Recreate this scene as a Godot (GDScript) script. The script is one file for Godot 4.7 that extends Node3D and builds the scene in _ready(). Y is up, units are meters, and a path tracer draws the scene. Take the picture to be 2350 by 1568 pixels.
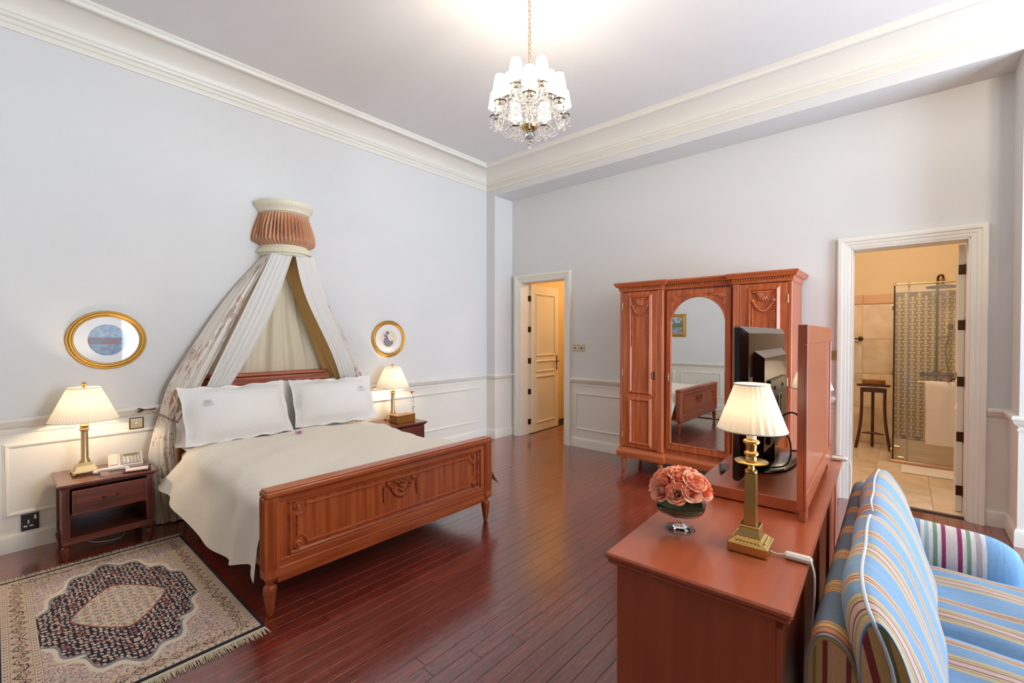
extends Node3D
# A hotel bedroom: bed wall at x = XA, recessed wall with wardrobe and two doors at z = ZR, windows at x = XR. Metres.

const XA := -4.49
const ZB := -4.6
const ZR := -4.97
const ZF := 0.12
const XR := 3.6
const YC := 3.72
const BAY0 := -4.33
const BAY1 := 0.585

func _ready() -> void:
	# camera
	var cam := Camera3D.new()
	cam.name = "camera"
	cam.position = Vector3(0, 1.45, 0)
	cam.rotation_degrees = Vector3(-0.83, 41.1, 0)
	cam.fov = 74.13
	cam.near = 0.03
	add_child(cam)
	cam.current = true
	# sky and exposure
	var env := Environment.new()
	env.background_mode = Environment.BG_SKY
	var sky := Sky.new()
	var sm := ProceduralSkyMaterial.new()
	sm.sky_top_color = srgb(120, 168, 226)
	sm.sky_horizon_color = srgb(214, 228, 242)
	sm.ground_horizon_color = srgb(198, 206, 210)
	sm.ground_bottom_color = srgb(150, 150, 146)
	sky.sky_material = sm
	env.sky = sky
	env.background_energy_multiplier = SKY_ENERGY
	env.tonemap_mode = Environment.TONE_MAPPER_LINEAR
	env.tonemap_exposure = EXPOSURE
	env.sdfgi_enabled = true
	env.ssao_enabled = true
	env.ssil_enabled = true
	var we := WorldEnvironment.new()
	we.name = "surroundings"
	we.environment = env
	add_child(we)
	# daylight entering through the window front in the wall opposite the bed
	var day := AreaLight3D.new()
	day.name = "window_daylight"
	day.area_size = Vector2(3.6, 3.0)
	day.position = Vector3(XR + 0.90, 1.35, -3.1)
	day.rotation_degrees = Vector3(12, 90, 0)
	day.light_color = srgb(208, 230, 255)
	day.light_energy = DAY_ENERGY
	day.area_range = 14.0
	day.shadow_enabled = true
	add_child(day)

	make_materials()
	build_shell()
	build_corridor()
	build_bathroom()
	build_bed()
	build_canopy()
	build_wardrobe()
	build_sideboard()
	build_sofa()
	build_nightstands()
	build_pictures()
	build_rug()
	build_chandelier(Vector3(-1.835, YC, -2.275), 0.075, "crystal chandelier with small white shades hanging on a chain above the bed foot")
	build_chandelier(Vector3(1.25, YC, -2.275), 0.24, "crystal chandelier hanging above the sofa")
	build_sockets()

const SKY_ENERGY := 1.8
const EXPOSURE := 1.37
const DAY_ENERGY := 70.0
const LAMP_COLOR := Color(1.0, 0.90, 0.77)

func lamp_light(parent: Node, where: Vector3, energy: float, size := 0.03, col := LAMP_COLOR) -> void:
	var l := OmniLight3D.new()
	l.name = "lamp_light"
	l.position = where
	l.light_energy = energy
	l.light_color = col
	l.light_size = size
	l.omni_range = 12.0
	l.omni_attenuation = 2.0
	l.shadow_enabled = true
	parent.add_child(l, true)
# ---------------------------------------------------------------- mesh building
class MB:
	var v := PackedVector3Array()
	var n := PackedVector3Array()
	var t := PackedVector2Array()
	var i := PackedInt32Array()
	var x := Transform3D()

	func at(p: Vector3, b := Basis()) -> MB:
		x = Transform3D(b, p)
		return self

	func vert(p: Vector3, nn: Vector3, uv := Vector2.ZERO) -> int:
		v.append(x * p)
		n.append((x.basis * nn).normalized())
		t.append(uv)
		return v.size() - 1

	# corners run counter-clockwise seen from outside; Godot's front faces run clockwise
	func tri(a: int, b: int, c: int) -> void:
		i.append(a)
		i.append(c)
		i.append(b)

	func flat(pts: Array, away: Vector3) -> void:
		var nn: Vector3 = (pts[1] - pts[0]).cross(pts[2] - pts[0])
		if nn.length() < 1e-14:
			return
		nn = nn.normalized()
		var order := range(pts.size())
		if nn.dot(away) < 0.0:
			nn = -nn
			order.reverse()
		var ids := []
		for k in order:
			ids.append(vert(pts[k], nn, Vector2.ZERO))
		for k in range(1, ids.size() - 1):
			tri(ids[0], ids[k], ids[k + 1])

	func box(c: Vector3, s: Vector3, b := 0.003) -> MB:
		var h := s * 0.5
		b = minf(b, minf(h.x, minf(h.y, h.z)) * 0.9)
		var e := h - Vector3(b, b, b)
		for ax in 3:
			var p := (ax + 1) % 3
			var q := (ax + 2) % 3
			for sg in [-1.0, 1.0]:
				var pts := []
				for k in [[-1, -1], [1, -1], [1, 1], [-1, 1]]:
					var w := Vector3()
					w[ax] = sg * h[ax]
					w[p] = k[0] * e[p]
					w[q] = k[1] * e[q]
					pts.append(c + w)
				var aw := Vector3()
				aw[ax] = sg
				flat(pts, aw)
			if b > 0.0:
				for s1 in [-1.0, 1.0]:
					for s2 in [-1.0, 1.0]:
						var pts := []
						for k in [[0, -1], [0, 1], [1, 1], [1, -1]]:
							var w := Vector3()
							w[ax] = k[1] * e[ax]
							w[p] = s1 * (h[p] if k[0] == 0 else e[p])
							w[q] = s2 * (e[q] if k[0] == 0 else h[q])
							pts.append(c + w)
						var aw := Vector3()
						aw[p] = s1
						aw[q] = s2
						flat(pts, aw)
		if b > 0.0:
			for sx in [-1.0, 1.0]:
				for sy in [-1.0, 1.0]:
					for sz in [-1.0, 1.0]:
						var sv := Vector3(sx, sy, sz)
						flat([c + Vector3(h.x, e.y, e.z) * sv, c + Vector3(e.x, h.y, e.z) * sv, c + Vector3(e.x, e.y, h.z) * sv], sv)
		return self

	func span(a: Vector3, b: Vector3, bev := 0.003) -> MB:
		return box((a + b) * 0.5, (b - a).abs(), bev)

	# box whose top is smaller: frustum
	func taper(c: Vector3, bottom: Vector2, top: Vector2, h: float) -> MB:
		var lo := []
		var hi := []
		for k in [[-1, -1], [1, -1], [1, 1], [-1, 1]]:
			lo.append(c + Vector3(k[0] * bottom.x * 0.5, 0, k[1] * bottom.y * 0.5))
			hi.append(c + Vector3(k[0] * top.x * 0.5, h, k[1] * top.y * 0.5))
		flat(lo, Vector3.DOWN)
		flat(hi, Vector3.UP)
		for k in 4:
			var m := (k + 1) % 4
			flat([lo[k], lo[m], hi[m], hi[k]], (lo[k] + lo[m]) * 0.5 - c)
		return self

	static func creases(p: PackedVector2Array, closed := false, limit := 0.8) -> Array:
		var segs := []
		var cnt := p.size() if closed else p.size() - 1
		for k in cnt:
			var d: Vector2 = p[(k + 1) % p.size()] - p[k]
			segs.append(Vector2(d.y, -d.x).normalized())
		var out := []
		for k in cnt:
			var a: Vector2 = segs[k]
			var b: Vector2 = segs[k]
			var pv: int = k - 1 if k > 0 else (cnt - 1 if closed else -1)
			var nx: int = k + 1 if k < cnt - 1 else (0 if closed else -1)
			if pv >= 0 and segs[pv].dot(segs[k]) > limit:
				a = (segs[pv] + segs[k]).normalized()
			if nx >= 0 and segs[nx].dot(segs[k]) > limit:
				b = (segs[nx] + segs[k]).normalized()
			out.append([a, b])
		return out

	# profile (radius, height), outside on the right of its course upwards
	func lathe(p: PackedVector2Array, seg := 24, flutes := 0, amp := 0.0, y0 := -1e9, y1 := 1e9, sx := 1.0, sz := 1.0) -> MB:
		var cr := creases(p)
		for k in cr.size():
			var row := []
			for e in 2:
				var q: Vector2 = p[k + e]
				var nn: Vector2 = cr[k][e]
				var ids := []
				for j in seg + 1:
					var a := TAU * j / seg
					var r := q.x
					if flutes > 0 and q.y >= y0 and q.y <= y1:
						r *= 1.0 - amp * (0.5 + 0.5 * cos(a * flutes))
					ids.append(vert(Vector3(r * cos(a) * sx, q.y, r * sin(a) * sz), Vector3(nn.x * cos(a) / sx, nn.y, nn.x * sin(a) / sz), Vector2(float(j) / seg, q.y)))
				row.append(ids)
			for j in seg:
				if p[k].x > 1e-6:
					tri(row[0][j], row[1][j], row[0][j + 1])
				if p[k + 1].x > 1e-6:
					tri(row[0][j + 1], row[1][j], row[1][j + 1])
		return self

	func cyl(c: Vector3, r: float, h: float, seg := 16, bev := 0.0) -> MB:
		var old := x
		x = x * Transform3D(Basis(), c)
		if bev > 0.0:
			lathe(PackedVector2Array([Vector2(0, 0), Vector2(r - bev, 0), Vector2(r, bev), Vector2(r, h - bev), Vector2(r - bev, h), Vector2(0, h)]), seg)
		else:
			lathe(PackedVector2Array([Vector2(0, 0), Vector2(r, 0), Vector2(r, h), Vector2(0, h)]), seg)
		x = old
		return self

	func ball(c: Vector3, r: Vector3, seg := 12, rings := 8) -> MB:
		var base := v.size()
		for k in rings + 1:
			var b := PI * k / rings - PI * 0.5
			for j in seg + 1:
				var a := TAU * j / seg
				var u := Vector3(cos(b) * cos(a), sin(b), cos(b) * sin(a))
				vert(c + u * r, u / r, Vector2(float(j) / seg, float(k) / rings))
		for k in rings:
			for j in seg:
				var q := base + k * (seg + 1) + j
				tri(q, q + seg + 1, q + 1)
				tri(q + 1, q + seg + 1, q + seg + 2)
		return self

	# rows of points; outside is where row direction x column direction points
	func grid(rows: Array, closed_c := false, closed_r := false, uvs: Array = []) -> MB:
		var R := rows.size()
		var C: int = rows[0].size()
		var base := v.size()
		var CC := C + 1 if closed_c else C
		var RR := R + 1 if closed_r else R
		for r in RR:
			for c in CC:
				var rr := r % R
				var cc := c % C
				var r0 := (rr - 1 + R) % R if closed_r else maxi(rr - 1, 0)
				var r1 := (rr + 1) % R if closed_r else mini(rr + 1, R - 1)
				var c0 := (cc - 1 + C) % C if closed_c else maxi(cc - 1, 0)
				var c1 := (cc + 1) % C if closed_c else mini(cc + 1, C - 1)
				var dr: Vector3 = rows[r1][cc] - rows[r0][cc]
				var dc: Vector3 = rows[rr][c1] - rows[rr][c0]
				var nn := dr.cross(dc)
				if nn.length() < 1e-12:
					nn = rows[rr][cc] - rows[R / 2][C / 2]
				vert(rows[rr][cc], nn.normalized(), uvs[rr][cc] if uvs.size() else Vector2(float(c) / (CC - 1), float(r) / (RR - 1)))
		for r in RR - 1:
			for c in CC - 1:
				var q := base + r * CC + c
				tri(q, q + CC, q + 1)
				tri(q + 1, q + CC, q + CC + 1)
		return self

	# plan path (x, z) with a profile (distance to the right of the path, height)
	func sweep(pts: PackedVector2Array, prof: PackedVector2Array, closed := false) -> MB:
		var cnt := pts.size()
		var mit := []
		for k in cnt:
			var a := Vector2()
			var b := Vector2()
			if k > 0 or closed:
				a = (pts[k] - pts[(k - 1 + cnt) % cnt]).normalized()
			if k < cnt - 1 or closed:
				b = (pts[(k + 1) % cnt] - pts[k]).normalized()
			if a == Vector2():
				a = b
			if b == Vector2():
				b = a
			var ra := Vector2(-a.y, a.x)
			var rb := Vector2(-b.y, b.x)
			var m := ra + rb
			mit.append(m / maxf(m.dot(ra), 0.2))
		var cr := creases(prof)
		for k in (cnt if closed else cnt - 1):
			var m := (k + 1) % cnt
			var d := (pts[m] - pts[k]).normalized()
			var rt := Vector2(-d.y, d.x)
			var prev := []
			for s in cr.size():
				var ids := []
				for e in 2:
					var q: Vector2 = prof[s + e]
					var nn: Vector2 = cr[s][e]
					var n3 := Vector3(rt.x * nn.x, nn.y, rt.y * nn.x)
					var p0: Vector2 = pts[k] + mit[k] * q.x
					var p1: Vector2 = pts[m] + mit[m] * q.x
					ids.append(vert(Vector3(p0.x, q.y, p0.y), n3))
					ids.append(vert(Vector3(p1.x, q.y, p1.y), n3))
				tri(ids[0], ids[1], ids[2])
				tri(ids[1], ids[3], ids[2])
		if not closed:
			for k in [0, cnt - 1]:
				var cap := []
				for q in prof:
					var p: Vector2 = pts[k] + mit[k] * q.x
					cap.append(Vector3(p.x, q.y, p.y))
				var dd: Vector2 = (pts[0] - pts[1]) if k == 0 else (pts[cnt - 1] - pts[cnt - 2])
				face(cap, Vector3(dd.x, 0, dd.y))
		return self

	# any flat outline, triangulated
	func face(pts: Array, away: Vector3) -> void:
		var nn := Vector3()
		for k in pts.size():
			var a: Vector3 = pts[k]
			var b: Vector3 = pts[(k + 1) % pts.size()]
			nn += a.cross(b)
		if nn.length() < 1e-12:
			return
		nn = nn.normalized()
		var ux := nn.cross(Vector3.UP if absf(nn.y) < 0.9 else Vector3.RIGHT).normalized()
		var uy := nn.cross(ux)
		var p2 := PackedVector2Array()
		for p in pts:
			p2.append(Vector2(p.dot(ux), p.dot(uy)))
		var ids := Geometry2D.triangulate_polygon(p2)
		var out := nn if nn.dot(away) > 0.0 else -nn
		var base := v.size()
		for k in pts.size():
			vert(pts[k], out, p2[k])
		for k in range(0, ids.size(), 3):
			var a: Vector3 = pts[ids[k]]
			var b: Vector3 = pts[ids[k + 1]]
			var c: Vector3 = pts[ids[k + 2]]
			if (b - a).cross(c - a).dot(out) > 0.0:
				tri(base + ids[k], base + ids[k + 1], base + ids[k + 2])
			else:
				tri(base + ids[k], base + ids[k + 2], base + ids[k + 1])

	# outline in xy, from z0 to z1
	func extrude(p: PackedVector2Array, z0: float, z1: float) -> MB:
		if not Geometry2D.is_polygon_clockwise(p):
			pass
		else:
			p = p.duplicate()
			p.reverse()
		var lo := []
		var hi := []
		for q in p:
			lo.append(Vector3(q.x, q.y, z0))
			hi.append(Vector3(q.x, q.y, z1))
		face(lo, Vector3(0, 0, z0 - z1))
		face(hi, Vector3(0, 0, z1 - z0))
		var cr := creases(p, true)
		for k in p.size():
			var m := (k + 1) % p.size()
			var sgn := 1.0
			var na: Vector2 = cr[k][0] * sgn
			var nb: Vector2 = cr[k][1] * sgn
			var mid: Vector2 = (p[k] + p[m]) * 0.5
			if Geometry2D.is_point_in_polygon(mid + na * 1e-4, p):
				na = -na
				nb = -nb
			var a := vert(lo[k], Vector3(na.x, na.y, 0))
			var b := vert(lo[m], Vector3(nb.x, nb.y, 0))
			var c := vert(hi[m], Vector3(nb.x, nb.y, 0))
			var d := vert(hi[k], Vector3(na.x, na.y, 0))
			if (lo[m] - lo[k]).cross(hi[m] - lo[k]).dot(Vector3(na.x, na.y, 0)) > 0.0:
				tri(a, b, c)
				tri(a, c, d)
			else:
				tri(a, c, b)
				tri(a, d, c)
		return self

	func tube(path: Array, r, seg := 8, closed := false) -> MB:
		var cnt := path.size()
		var up := Vector3.ZERO
		var rows := []
		for k in cnt:
			var a: Vector3 = path[(k - 1 + cnt) % cnt] if closed or k > 0 else path[k]
			var b: Vector3 = path[(k + 1) % cnt] if closed or k < cnt - 1 else path[k]
			var d := (b - a).normalized()
			if up == Vector3.ZERO:
				up = d.cross(Vector3.UP if absf(d.y) < 0.95 else Vector3.RIGHT).normalized()
			up = (up - d * up.dot(d)).normalized()
			var sd := d.cross(up)
			var rad: float = r if r is float else r[k]
			var row := []
			for j in seg:
				var ang := -TAU * j / seg
				row.append(path[k] + (up * cos(ang) + sd * sin(ang)) * rad)
			rows.append(row)
		grid(rows, true, closed)
		if not closed:
			face(rows[0], path[0] - path[1])
			face(rows[cnt - 1], path[cnt - 1] - path[cnt - 2])
		return self

	func append_ring(r: float, y: float, t_: float, seg := 28) -> MB:
		var p := []
		for k in seg:
			p.append(Vector3(r * cos(TAU * k / seg), y, r * sin(TAU * k / seg)))
		return tube(p, t_, 5, true)

	func planar(u: Vector3, w: Vector3) -> MB:
		for k in v.size():
			t[k] = Vector2(v[k].dot(u), v[k].dot(w))
		return self

	func mesh(m: Material) -> ArrayMesh:
		var a := []
		a.resize(Mesh.ARRAY_MAX)
		a[Mesh.ARRAY_VERTEX] = v
		a[Mesh.ARRAY_NORMAL] = n
		a[Mesh.ARRAY_TEX_UV] = t
		a[Mesh.ARRAY_INDEX] = i
		var am := ArrayMesh.new()
		am.add_surface_from_arrays(Mesh.PRIMITIVE_TRIANGLES, a)
		am.surface_set_material(0, m)
		return am


# ---------------------------------------------------------------- objects
var taken := {}

func numbered(called: String) -> String:
	if not taken.has(called):
		taken[called] = 0
		return called
	taken[called] += 1
	return "%s_%03d" % [called, taken[called]]

func thing(called: String, label: String, category: String, where := Vector3.ZERO, turn := 0.0, group := "") -> Node3D:
	var o := Node3D.new()
	o.name = numbered(called)
	add_child(o)
	o.position = where
	o.rotation.y = turn
	tag(o, label, category, group)
	return o

func tag(o: Node, label: String, category := "", group := "") -> Node:
	o.set_meta("label", label)
	if category:
		o.set_meta("category", category)
	if group:
		o.set_meta("group", group)
	return o

func part(parent: Node, called: String, b: MB, m: Material, label := "") -> MeshInstance3D:
	var o := MeshInstance3D.new()
	o.name = called
	o.mesh = b.mesh(m)
	parent.add_child(o, true)
	if label:
		o.set_meta("label", label)
	return o

func share(parent: Node, called: String, mesh: Mesh, where: Transform3D) -> MeshInstance3D:
	var o := MeshInstance3D.new()
	o.name = called
	o.mesh = mesh
	parent.add_child(o, true)
	o.transform = where
	return o

func single(called: String, b: MB, m: Material, label: String, category: String, group := "") -> MeshInstance3D:
	var o := MeshInstance3D.new()
	o.name = numbered(called)
	o.mesh = b.mesh(m)
	add_child(o)
	tag(o, label, category, group)
	return o

func struct(called: String, b: MB, m: Material, label: String) -> MeshInstance3D:
	var o := MeshInstance3D.new()
	o.name = numbered(called)
	o.mesh = b.mesh(m)
	add_child(o)
	o.set_meta("kind", "structure")
	o.set_meta("label", label)
	return o

func struct_group(called: String, label: String, where := Vector3.ZERO, turn := 0.0) -> Node3D:
	var o := Node3D.new()
	o.name = numbered(called)
	add_child(o)
	o.position = where
	o.rotation.y = turn
	o.set_meta("kind", "structure")
	o.set_meta("label", label)
	return o

func copy(o: Node3D, label: String, where: Vector3, turn := 0.0) -> Node3D:
	var c: Node3D = o.duplicate()
	c.name = numbered(str(o.name))
	add_child(c)
	c.position = where
	c.rotation.y = turn
	c.set_meta("label", label)
	return c

func pv(a: Array) -> PackedVector2Array:
	var p := PackedVector2Array()
	for q in a:
		p.append(Vector2(q[0], q[1]))
	return p

func arc(c: Vector2, r: Vector2, a0: float, a1: float, seg: int) -> PackedVector2Array:
	var p := PackedVector2Array()
	for k in seg + 1:
		var a := deg_to_rad(lerpf(a0, a1, float(k) / seg))
		p.append(c + Vector2(cos(a) * r.x, sin(a) * r.y))
	return p

func spline(pts: Array, steps := 6) -> Array:
	var out := []
	for k in pts.size() - 1:
		var a: Vector3 = pts[maxi(k - 1, 0)]
		var b: Vector3 = pts[k]
		var c: Vector3 = pts[k + 1]
		var d: Vector3 = pts[mini(k + 2, pts.size() - 1)]
		for s in steps:
			out.append(b.cubic_interpolate(c, a, d, float(s) / steps))
	out.append(pts[pts.size() - 1])
	return out


# ---------------------------------------------------------------- materials
var M := {}

func mat(called: String, c: Color, rough := 0.8, metal := 0.0, spec := 0.5) -> StandardMaterial3D:
	var m := StandardMaterial3D.new()
	m.resource_name = called
	m.albedo_color = c
	m.roughness = rough
	m.metallic = metal
	m.metallic_specular = spec
	M[called] = m
	return m

func ramp(cols: Array) -> Gradient:
	var g := Gradient.new()
	var off := PackedFloat32Array()
	var cs := PackedColorArray()
	for k in cols.size():
		off.append(cols[k][0])
		cs.append(cols[k][1])
	g.offsets = off
	g.colors = cs
	return g

func noise_tex(seed_: int, freq: float, octaves: int, g: Gradient, size := 512, normal := false) -> NoiseTexture2D:
	var f := FastNoiseLite.new()
	f.seed = seed_
	f.noise_type = FastNoiseLite.TYPE_SIMPLEX_SMOOTH
	f.frequency = freq
	f.fractal_octaves = octaves
	var t := NoiseTexture2D.new()
	t.width = size
	t.height = size
	t.seamless = true
	t.noise = f
	if normal:
		t.as_normal_map = true
		t.bump_strength = 4.0
	elif g:
		t.color_ramp = g
	return t

# wood whose grain runs along an axis of the object: 0 x, 1 y, 2 z
func wood(called: String, tex: Texture2D, axis: int, rough: float, coat := 0.3, fine := 9.0, tint := Color.WHITE, shift := Vector3.ZERO) -> StandardMaterial3D:
	var m := mat(called, tint, rough)
	m.albedo_texture = tex
	m.uv1_triplanar = true
	var s := Vector3(fine, fine, fine)
	s[axis] = fine * 0.06
	m.uv1_scale = s
	m.uv1_offset = shift
	if coat > 0.0:
		m.clearcoat_enabled = true
		m.clearcoat = coat
		m.clearcoat_roughness = 0.18
	return m

func srgb(r: int, g: int, b: int) -> Color:
	return Color(r / 255.0, g / 255.0, b / 255.0)

func picture(w: int, h: int, data: PackedByteArray) -> ImageTexture:
	return ImageTexture.create_from_image(Image.create_from_data(w, h, false, Image.FORMAT_RGB8, data))


# ---------------------------------------------------------------- painted textures
func h2(a: int, b: int) -> float:
	var k := (a * 374761393 + b * 668265263) & 0x7fffffff
	k = ((k ^ (k >> 13)) * 1274126177) & 0x7fffffff
	return float((k ^ (k >> 16)) & 0xffff) / 65535.0

func put3(d: PackedByteArray, at: int, c: Color) -> void:
	d[at] = int(clampf(c.r, 0, 1) * 255.0)
	d[at + 1] = int(clampf(c.g, 0, 1) * 255.0)
	d[at + 2] = int(clampf(c.b, 0, 1) * 255.0)

# Persian rug, one quarter computed and mirrored
func rug_texture() -> ImageTexture:
	var W := 1024
	var H := 576
	var hx := 0.775
	var hz := 0.435
	var navy := srgb(30, 28, 42)
	var dark := srgb(44, 34, 44)
	var beige := srgb(214, 196, 174)
	var gold := srgb(206, 176, 136)
	var cream := srgb(226, 214, 194)
	var pink := srgb(208, 178, 164)
	var rust := srgb(150, 84, 74)
	var blue := srgb(128, 134, 148)
	var data := PackedByteArray()
	data.resize(W * H * 3)
	for j in H / 2:
		var az := (0.5 - (j + 0.5) / H) * 2.0 * hz
		for k in W / 2:
			var ax := (0.5 - (k + 0.5) / W) * 2.0 * hx
			var ex := hx - ax
			var ez := hz - az
			var d := minf(ex, ez)
			var along := ax if ez < ex else az
			var c := beige
			var s1 := h2(k / 3, j / 3)
			if d < 0.010:
				c = navy
			elif d < 0.036 or (d > 0.104 and d < 0.130):
				var q := d - (0.010 if d < 0.07 else 0.104)
				c = beige
				var u := fposmod(along, 0.027) - 0.0135
				var w := q - 0.013
				var rr := sqrt(u * u + w * w)
				if rr > 0.0040 and rr < 0.0072 and u > -0.003:
					c = rust if h2(int(along / 0.027), 7) > 0.4 else dark
				if q < 0.0016 or q > 0.0245:
					c = srgb(150, 110, 100)
			elif d < 0.104:
				var q := (d - 0.070) / 0.034
				c = gold.lerp(beige, 0.6)
				var wv := sin(along * TAU / 0.13)
				var wv2 := sin(along * TAU / 0.065 + 1.0)
				var mo := fposmod(along, 0.065) - 0.0325
				var mr := sqrt(mo * mo + pow(q * 0.034 + wv * 0.008, 2.0))
				if absf(mr - 0.015) < 0.0022 and s1 > 0.25:
					c = dark.lerp(rust, 0.3)
				elif mr < 0.008 and s1 > 0.35:
					c = rust.lerp(pink, h2(k / 4, j / 4) * 0.7)
				elif absf(q - wv * 0.62) < 0.10 and s1 > 0.4:
					c = dark
				elif absf(q + wv * 0.6 - wv2 * 0.2) < 0.07 and s1 > 0.3:
					c = rust
				elif absf(q - wv * 0.55) < 0.42 and s1 > 0.80:
					c = dark.lerp(rust, h2(k / 4, j / 3) * 0.6)
				elif s1 > 0.86:
					c = pink if h2(j / 3, k / 3) > 0.5 else blue
			else:
				# field
				var f1 := sin(ax * 88.0 + sin(az * 61.0) * 2.2) * sin(az * 97.0 + sin(ax * 57.0) * 2.2)
				c = pink.lerp(cream, 0.5 + 0.4 * f1)
				if f1 > 0.72:
					c = rust.lerp(pink, 0.45)
				elif f1 < -0.78:
					c = blue.lerp(pink, 0.4)
				elif absf(f1) < 0.06 and s1 > 0.45:
					c = srgb(150, 120, 116)
				elif s1 > 0.93:
					c = dark.lerp(rust, h2(j, k / 2) * 0.7)
				# dark medallion
				var an := atan2(az / 0.31, ax / 0.56)
				var scal := 1.0 + 0.05 * cos(an * 14.0) - 0.10 * sin(an * 2.0) * sin(an * 2.0)
				if ax > 0.40:
					scal += 0.05
				var rd := sqrt(pow(ax / 0.56, 2.0) + pow(az / 0.315, 2.0)) / scal
				if rd < 1.04 and rd > 1.0:
					c = srgb(138, 136, 138)
				elif rd >= 1.04 and rd < 1.10:
					c = cream
				if rd <= 1.0:
					var gx := int(floor(ax / 0.024 + az / 0.05))
					var gz := int(floor(az / 0.019))
					var jx := (gx + 0.5 + (h2(gx, gz) - 0.5) * 0.5) * 0.024 - az / 0.05 * 0.024
					var jz := (gz + 0.5 + (h2(gz, gx + 9) - 0.5) * 0.5) * 0.019
					var fr := sqrt(pow(ax - jx, 2.0) + pow((az - jz) * 1.3, 2.0))
					c = navy.lerp(dark, h2(k, j))
					var lim := 0.0072 + 0.003 * h2(gx + 3, gz)
					if fr < lim:
						c = cream.lerp(pink, h2(gx, gz + 5)) if h2(gx + 1, gz) > 0.18 else rust.lerp(pink, 0.3)
						if fr < 0.0022:
							c = rust
					elif absf(rd - 0.72 - 0.05 * cos(an * 8.0)) < 0.012:
						c = rust
				# heart of the medallion
				var rc := pow(ax / 0.27, 1.25) + pow(az / 0.19, 1.25)
				if rc < 1.06:
					c = rust
				if rc < 1.0:
					var f2 := sin(ax * 75.0) * sin(az * 82.0)
					c = cream.lerp(gold, 0.35 + 0.25 * f2)
					if f2 > 0.6:
						c = blue.lerp(cream, 0.3)
					elif f2 < -0.66:
						c = rust.lerp(cream, 0.4)
					elif s1 > 0.86:
						c = dark.lerp(cream, 0.25)
			var nz := 0.93 + 0.14 * h2(k, j + 77)
			c = Color(c.r * nz, c.g * nz, c.b * nz)
			put3(data, (j * W + k) * 3, c)
			put3(data, (j * W + W - 1 - k) * 3, c)
			put3(data, ((H - 1 - j) * W + k) * 3, c)
			put3(data, ((H - 1 - j) * W + W - 1 - k) * 3, c)
	return picture(W, H, data)

# cream chintz with clusters of faded flowers
func floral_texture(bg: Color, density: int, sd: int) -> ImageTexture:
	var S := 384
	var data := PackedByteArray()
	data.resize(S * S * 3)
	for j in S:
		for k in S:
			var nz := 0.96 + 0.06 * h2(k, j)
			put3(data, (j * S + k) * 3, Color(bg.r * nz, bg.g * nz, bg.b * nz))
	var rng := RandomNumberGenerator.new()
	rng.seed = sd
	var cols := [srgb(186, 122, 112), srgb(206, 158, 146), srgb(168, 166, 144), srgb(150, 154, 136), srgb(196, 152, 114), srgb(166, 122, 120), srgb(176, 166, 170)]
	for q in density:
		var cx := rng.randf() * S
		var cy := rng.randf() * S
		var bunch := rng.randi_range(4, 8)
		for b in bunch:
			var px := cx + rng.randfn() * 18.0
			var py := cy + rng.randfn() * 18.0
			var rx := rng.randf_range(4.0, 12.0)
			var ry := rng.randf_range(4.0, 12.0)
			var col: Color = cols[rng.randi() % cols.size()]
			var a0 := rng.randf() * TAU
			for yy in range(-15, 16):
				for xx in range(-15, 16):
					var an := atan2(yy, xx)
					var lim := 1.0 + 0.35 * sin(an * 5.0 + a0)
					var e := pow(xx / rx, 2.0) + pow(yy / ry, 2.0)
					if e < lim:
						var at := (posmod(int(py) + yy, S) * S + posmod(int(px) + xx, S)) * 3
						var mix := 0.75 if sin(e * 9.0 + a0) > 0.0 else 0.45
						var o := Color(data[at] / 255.0, data[at + 1] / 255.0, data[at + 2] / 255.0)
						put3(data, at, o.lerp(col, mix))
	return picture(S, S, data)

# woven stripes: colour varies along u, thread grain along both
func stripe_texture(bands: Array) -> ImageTexture:
	var S := 512
	var T := 64
	var data := PackedByteArray()
	data.resize(S * T * 3)
	for k in S:
		var u := (k + 0.5) / S
		var c: Color = bands[bands.size() - 1][1]
		for b in bands:
			if u < b[0]:
				c = b[1]
				break
		for j in T:
			var nz := 0.90 + 0.10 * h2(k, j) + 0.08 * h2(k / 2, j / 9)
			put3(data, (j * S + k) * 3, Color(c.r * nz, c.g * nz, c.b * nz))
	return picture(S, T, data)

func landscape_texture() -> ImageTexture:
	var S := 160
	var data := PackedByteArray()
	data.resize(S * S * 3)
	var f := FastNoiseLite.new()
	f.seed = 5
	f.frequency = 0.045
	f.fractal_octaves = 3
	for j in S:
		for k in S:
			var a := f.get_noise_2d(k, j)
			var b := f.get_noise_2d(k * 1.7 + 300.0, j * 1.7)
			var y := float(j) / S
			var c := srgb(186, 196, 206)
			if y < 0.42:
				c = srgb(190, 198, 206) if a + y * 1.6 < 0.45 else srgb(112, 128, 116)
			elif y < 0.6:
				c = srgb(74, 92, 70).lerp(srgb(142, 150, 110), clampf(b + 0.5, 0, 1))
			else:
				c = srgb(128, 136, 150).lerp(srgb(196, 196, 190), clampf(a * 1.4 + 0.5, 0, 1))
				if b > 0.22:
					c = srgb(96, 108, 84)
			put3(data, (j * S + k) * 3, c)
	return picture(S, S, data)

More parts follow.
